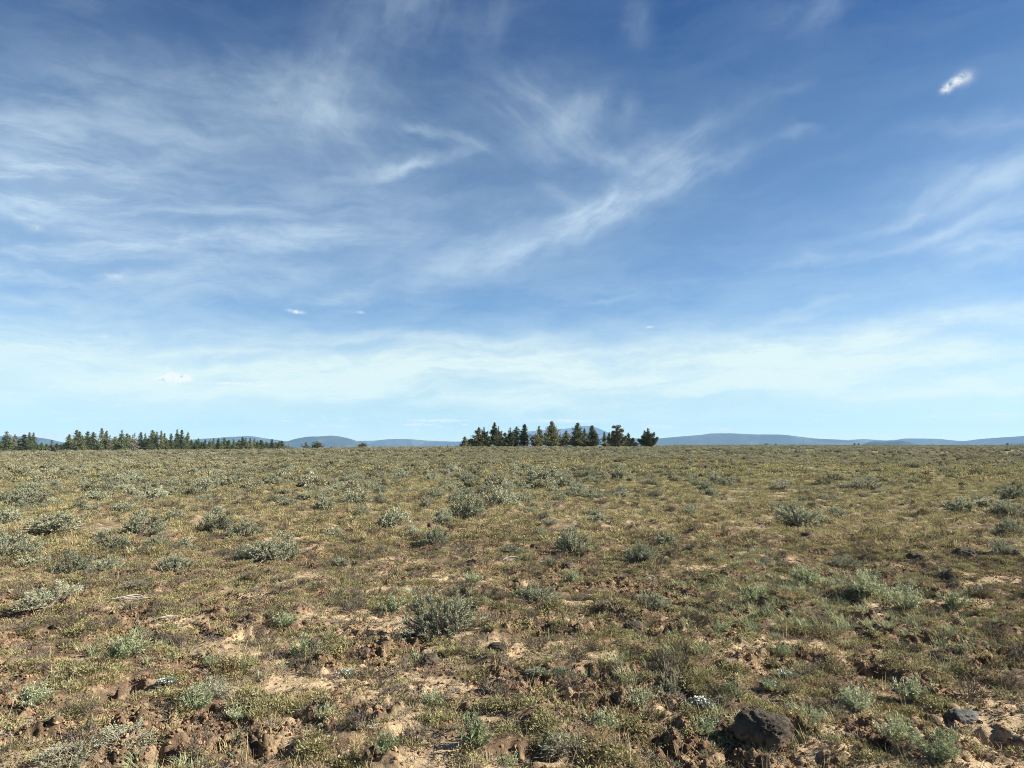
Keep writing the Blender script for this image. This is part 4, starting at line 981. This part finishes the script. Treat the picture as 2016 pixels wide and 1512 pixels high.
cover('ground_herbs', x, y, g_, .5, 1.3, herb_src, 6, 'brown and olive creeping herbs on the near ground', 'herbs', zs=.9)
x, y, g_ = sample(300000, 3.0, 14, lambda x, y: .12 + .8 * masks(x, y)[1], 3)
s3 = g_.uniform(.4, 1, len(x)) ** 2
scatter('soil_crumbs', pts_of(x, y, .0), (s3 * .0145)[:, None] * np.ones(3), g_.integers(0, 5, len(x)), g_.uniform(0, 6.28, (len(x), 3)), crumb_src, 'crumbly brown soil clods strewn over the near ground', 'soil')
def stalk_mesh(seed, n, L, spread, flat, mat='grass'):
    rng = np.random.default_rng(seed); g = Geo(); a = rng.uniform(0, 6.283, n); q = np.sqrt(rng.uniform(0, 1, n))
    P = np.stack([np.cos(a) * q * spread, np.sin(a) * q * spread, rng.uniform(0, .006, n)], 1)
    b = rng.uniform(0, 6.283, n); D = unit(np.stack([np.cos(b), np.sin(b), rng.uniform(0, flat, n)], 1))
    T = P + D * (L * rng.uniform(.4, 1.2, n))[:, None]; g.tubes(P, T, .0016, .0008)
    return g.mesh('stalk', M[mat])
litter_src = source_collection('litter_source', [stalk_mesh(770 + i, 16, .07, .06, .5, 'stem') for i in range(3)] + [stalk_mesh(780 + i, 7, .10, .03, 2.0) for i in range(2)] + [stalk_mesh(785 + i, 22, .05, .05, 1.5, 'stem') for i in range(2)])
x, y, g_ = sample(26000, 3.0, 13, lambda x, y: .35 + .5 * sstep(-.1, .2, fbm(x, y, .7, 2, 97)), 8)
cover('plant_litter', x, y, g_, .5, 1.2, litter_src, 7, 'dry stalks and dead twig litter strewn over the near ground', 'litter')
patch_src = source_collection('patch_source', [tuft_mesh(800 + i, 34, .085, .035, .0042, .8, 'forb') for i in range(4)])
PATCH = [ground_at(*p, False) + (p2,) for p, p2 in (((1600, 1150), .9), ((1740, 1185), 1.0), ((1480, 1185), .8), ((1660, 1225), .8), ((1560, 1405), .30), ((1405, 1445), .28), ((840, 1185), .5),
         ((255, 1285), .35), ((590, 1290), .3), ((1440, 1240), .4), ((1290, 1290), .35), ((1840, 1260), .5), ((410, 1480), .3), ((1230, 1320), .3), ((560, 1150), .5), ((1430, 1100), .7))]
def d_patch(x, y):
    k = 0
    for (qx, qy, qr) in PATCH: k = k + np.exp(-((x - qx) ** 2 + (y - qy) ** 2) / qr ** 2)
    return np.clip(k * .26 * sstep(-.15, .2, perlin(x / .25, y / .25, 101)), 0, 1)
x, y, g_ = sample(46000, 3.2, 13, d_patch, 11)
cover('pale_grass', x, y, g_, .5, 1.3, patch_src, 4, 'pale silvery green grass growing in loose patches on the near ground', 'grass')
scrub_src = source_collection('scrub_source', [joined('scrub', sage_mesh(.08, .07, 790 + i, 26, 7, .012, .5, .6, 'scrub')) for i in range(5)])
x, y, g_ = sample(1700, 3.0, 14, lambda x, y: .25 + .75 * sstep(-.1, .2, fbm(x, y, .9, 2, 98)), 9)
cover('dead_scrub', x, y, g_, .45, 1.35, scrub_src, 5, 'small dark half-dead scrub tufts among the near herbs', 'scrub')
x, y, g_ = sample(4200, 14, 48, lambda x, y: .2 + .8 * sstep(-.1, .2, fbm(x, y, 2.2, 2, 99)), 10, .68)
cover('dry_scrub', x, y, g_, .8, 1.9, scrub_src, 5, 'small dark scrub tufts dotted over the middle of the plain', 'scrub')
# farther: bigger patches, coarser leaves
mid_src = source_collection('mid_source', [tuft_mesh(740 + i, 46, .11, .10, .006, .7, 'grass') for i in range(4)] + [herb_mesh(750 + i, 90, .11, .075, .030) for i in range(5)])
def d_mid(x, y):
    n = perlin(x / .55, y / .55, 92) + .4 * fbm(x, y, 3., 2, 93); return np.clip(.08 + sstep(-.02, .25, n), .04, 1)
x, y, g_ = sample(78000, 12, 42, d_mid, 4, .68)
cover('herb_cover', x, y, g_, .6, 1.3, mid_src, 9, 'olive and brown low herbs and dry grass covering the middle of the plain', 'herbs')
far_src = source_collection('plain_source', [herb_mesh(760 + i, 90, .38, .13, .11) for i in range(4)])
x, y, g_ = sample(60000, 38, 130, lambda x, y: np.clip(.35 + 2.2 * fbm(x, y, 2.5, 3, 93), .03, 1), 5, .66)
cover('plain_herbs', x, y, g_, .5, 1.2, far_src, 4, 'thin olive herb carpet over the far plain', 'herbs', tilt=.04)
# sagebrush too many to count
sage_src = source_collection('sage_source', [joined('sage', sage_mesh(.30, .25, 560 + i, 22, 9, .085, .4, 0, 'sage_far')) for i in range(5)])
fs = [q for q in far_sage]
x2, y2, g2 = sample(5200, 26, 105, lambda x, y: np.clip((.30 + 1.5 * fbm(x, y, 7., 3, 96)) * (1 - .75 * sstep(-.02, .25, np.arctan2(x, y)) * (1 - sstep(55, 80, np.hypot(x, y)))), .02, 1), 16, .66)
fs += [(a, b, c) for a, b, c in zip(x2, y2, np.clip(g2.lognormal(-1.6, .35, len(x2)), .1, .42))]
x, y, g_ = sample(34000, 100, 420, lambda x, y: np.clip(.35 + 1.3 * fbm(x, y, 14., 3, 94), .05, 1), 6, .66)
sx = np.concatenate([[q[0] for q in fs], x]); sy = np.concatenate([[q[1] for q in fs], y]); ss = np.concatenate([[q[2] / .3 for q in fs], g_.uniform(.7, 1.8, len(x))])
scatter('sagebrush_cover', pts_of(sx, sy, -.02), ss[:, None] * np.ones(3), g_.integers(0, 5, len(sx)), np.stack([0 * sx, 0 * sx, g_.uniform(0, 6.28, len(sx))], 1), sage_src, 'countless small grey-green sagebrush across the far plain', 'sagebrush')
x, y, g_ = sample(26000, 400, 1100, lambda x, y: (np.arctan2(x, y) > .17) * np.clip(.5 + fbm(x, y, 40., 3, 95), .05, 1), 7, .66)
scatter('distant_sagebrush', pts_of(x, y, -.02), g_.uniform(1.2, 3, len(x))[:, None] * np.array([1, 1, .7]), g_.integers(0, 5, len(x)), np.stack([0 * x, 0 * x, g_.uniform(0, 6.28, len(x))], 1), sage_src, 'dull green sagebrush belt at the right horizon', 'sagebrush')

# ------------------------------------------------------------------ haze: even air between here and the hills
def build_haze(dens=4.0e-5):
    x0, x1, y0, y1, z0, z1 = -22500, 22500, -22500, 22500, -1200, 540
    V = np.array([(x, y, z) for x in (x0, x1) for y in (y0, y1) for z in (z0, z1)], float)
    F = np.array([(0, 1, 3, 2), (4, 6, 7, 5), (0, 4, 5, 1), (2, 3, 7, 6), (0, 2, 6, 4), (1, 5, 7, 3)])
    m = bpy.data.materials.new('haze'); m.use_nodes = True; t = NT(m.node_tree); t.n.clear()
    pv = t.node('ShaderNodeVolumePrincipled'); pv.inputs['Color'].default_value = (.40, .665, 1.0, 1); pv.inputs['Density'].default_value = dens; pv.inputs['Anisotropy'].default_value = 0.0
    o = t.node('ShaderNodeOutputMaterial'); t.l.new(pv.outputs[0], o.inputs['Volume'])
    tag(obj('haze', mesh_np('haze', V, F, m)), 'thin blue air haze between the plain and the hills', 'haze', kind='stuff')
build_haze()
print('objects', len(bpy.data.objects))
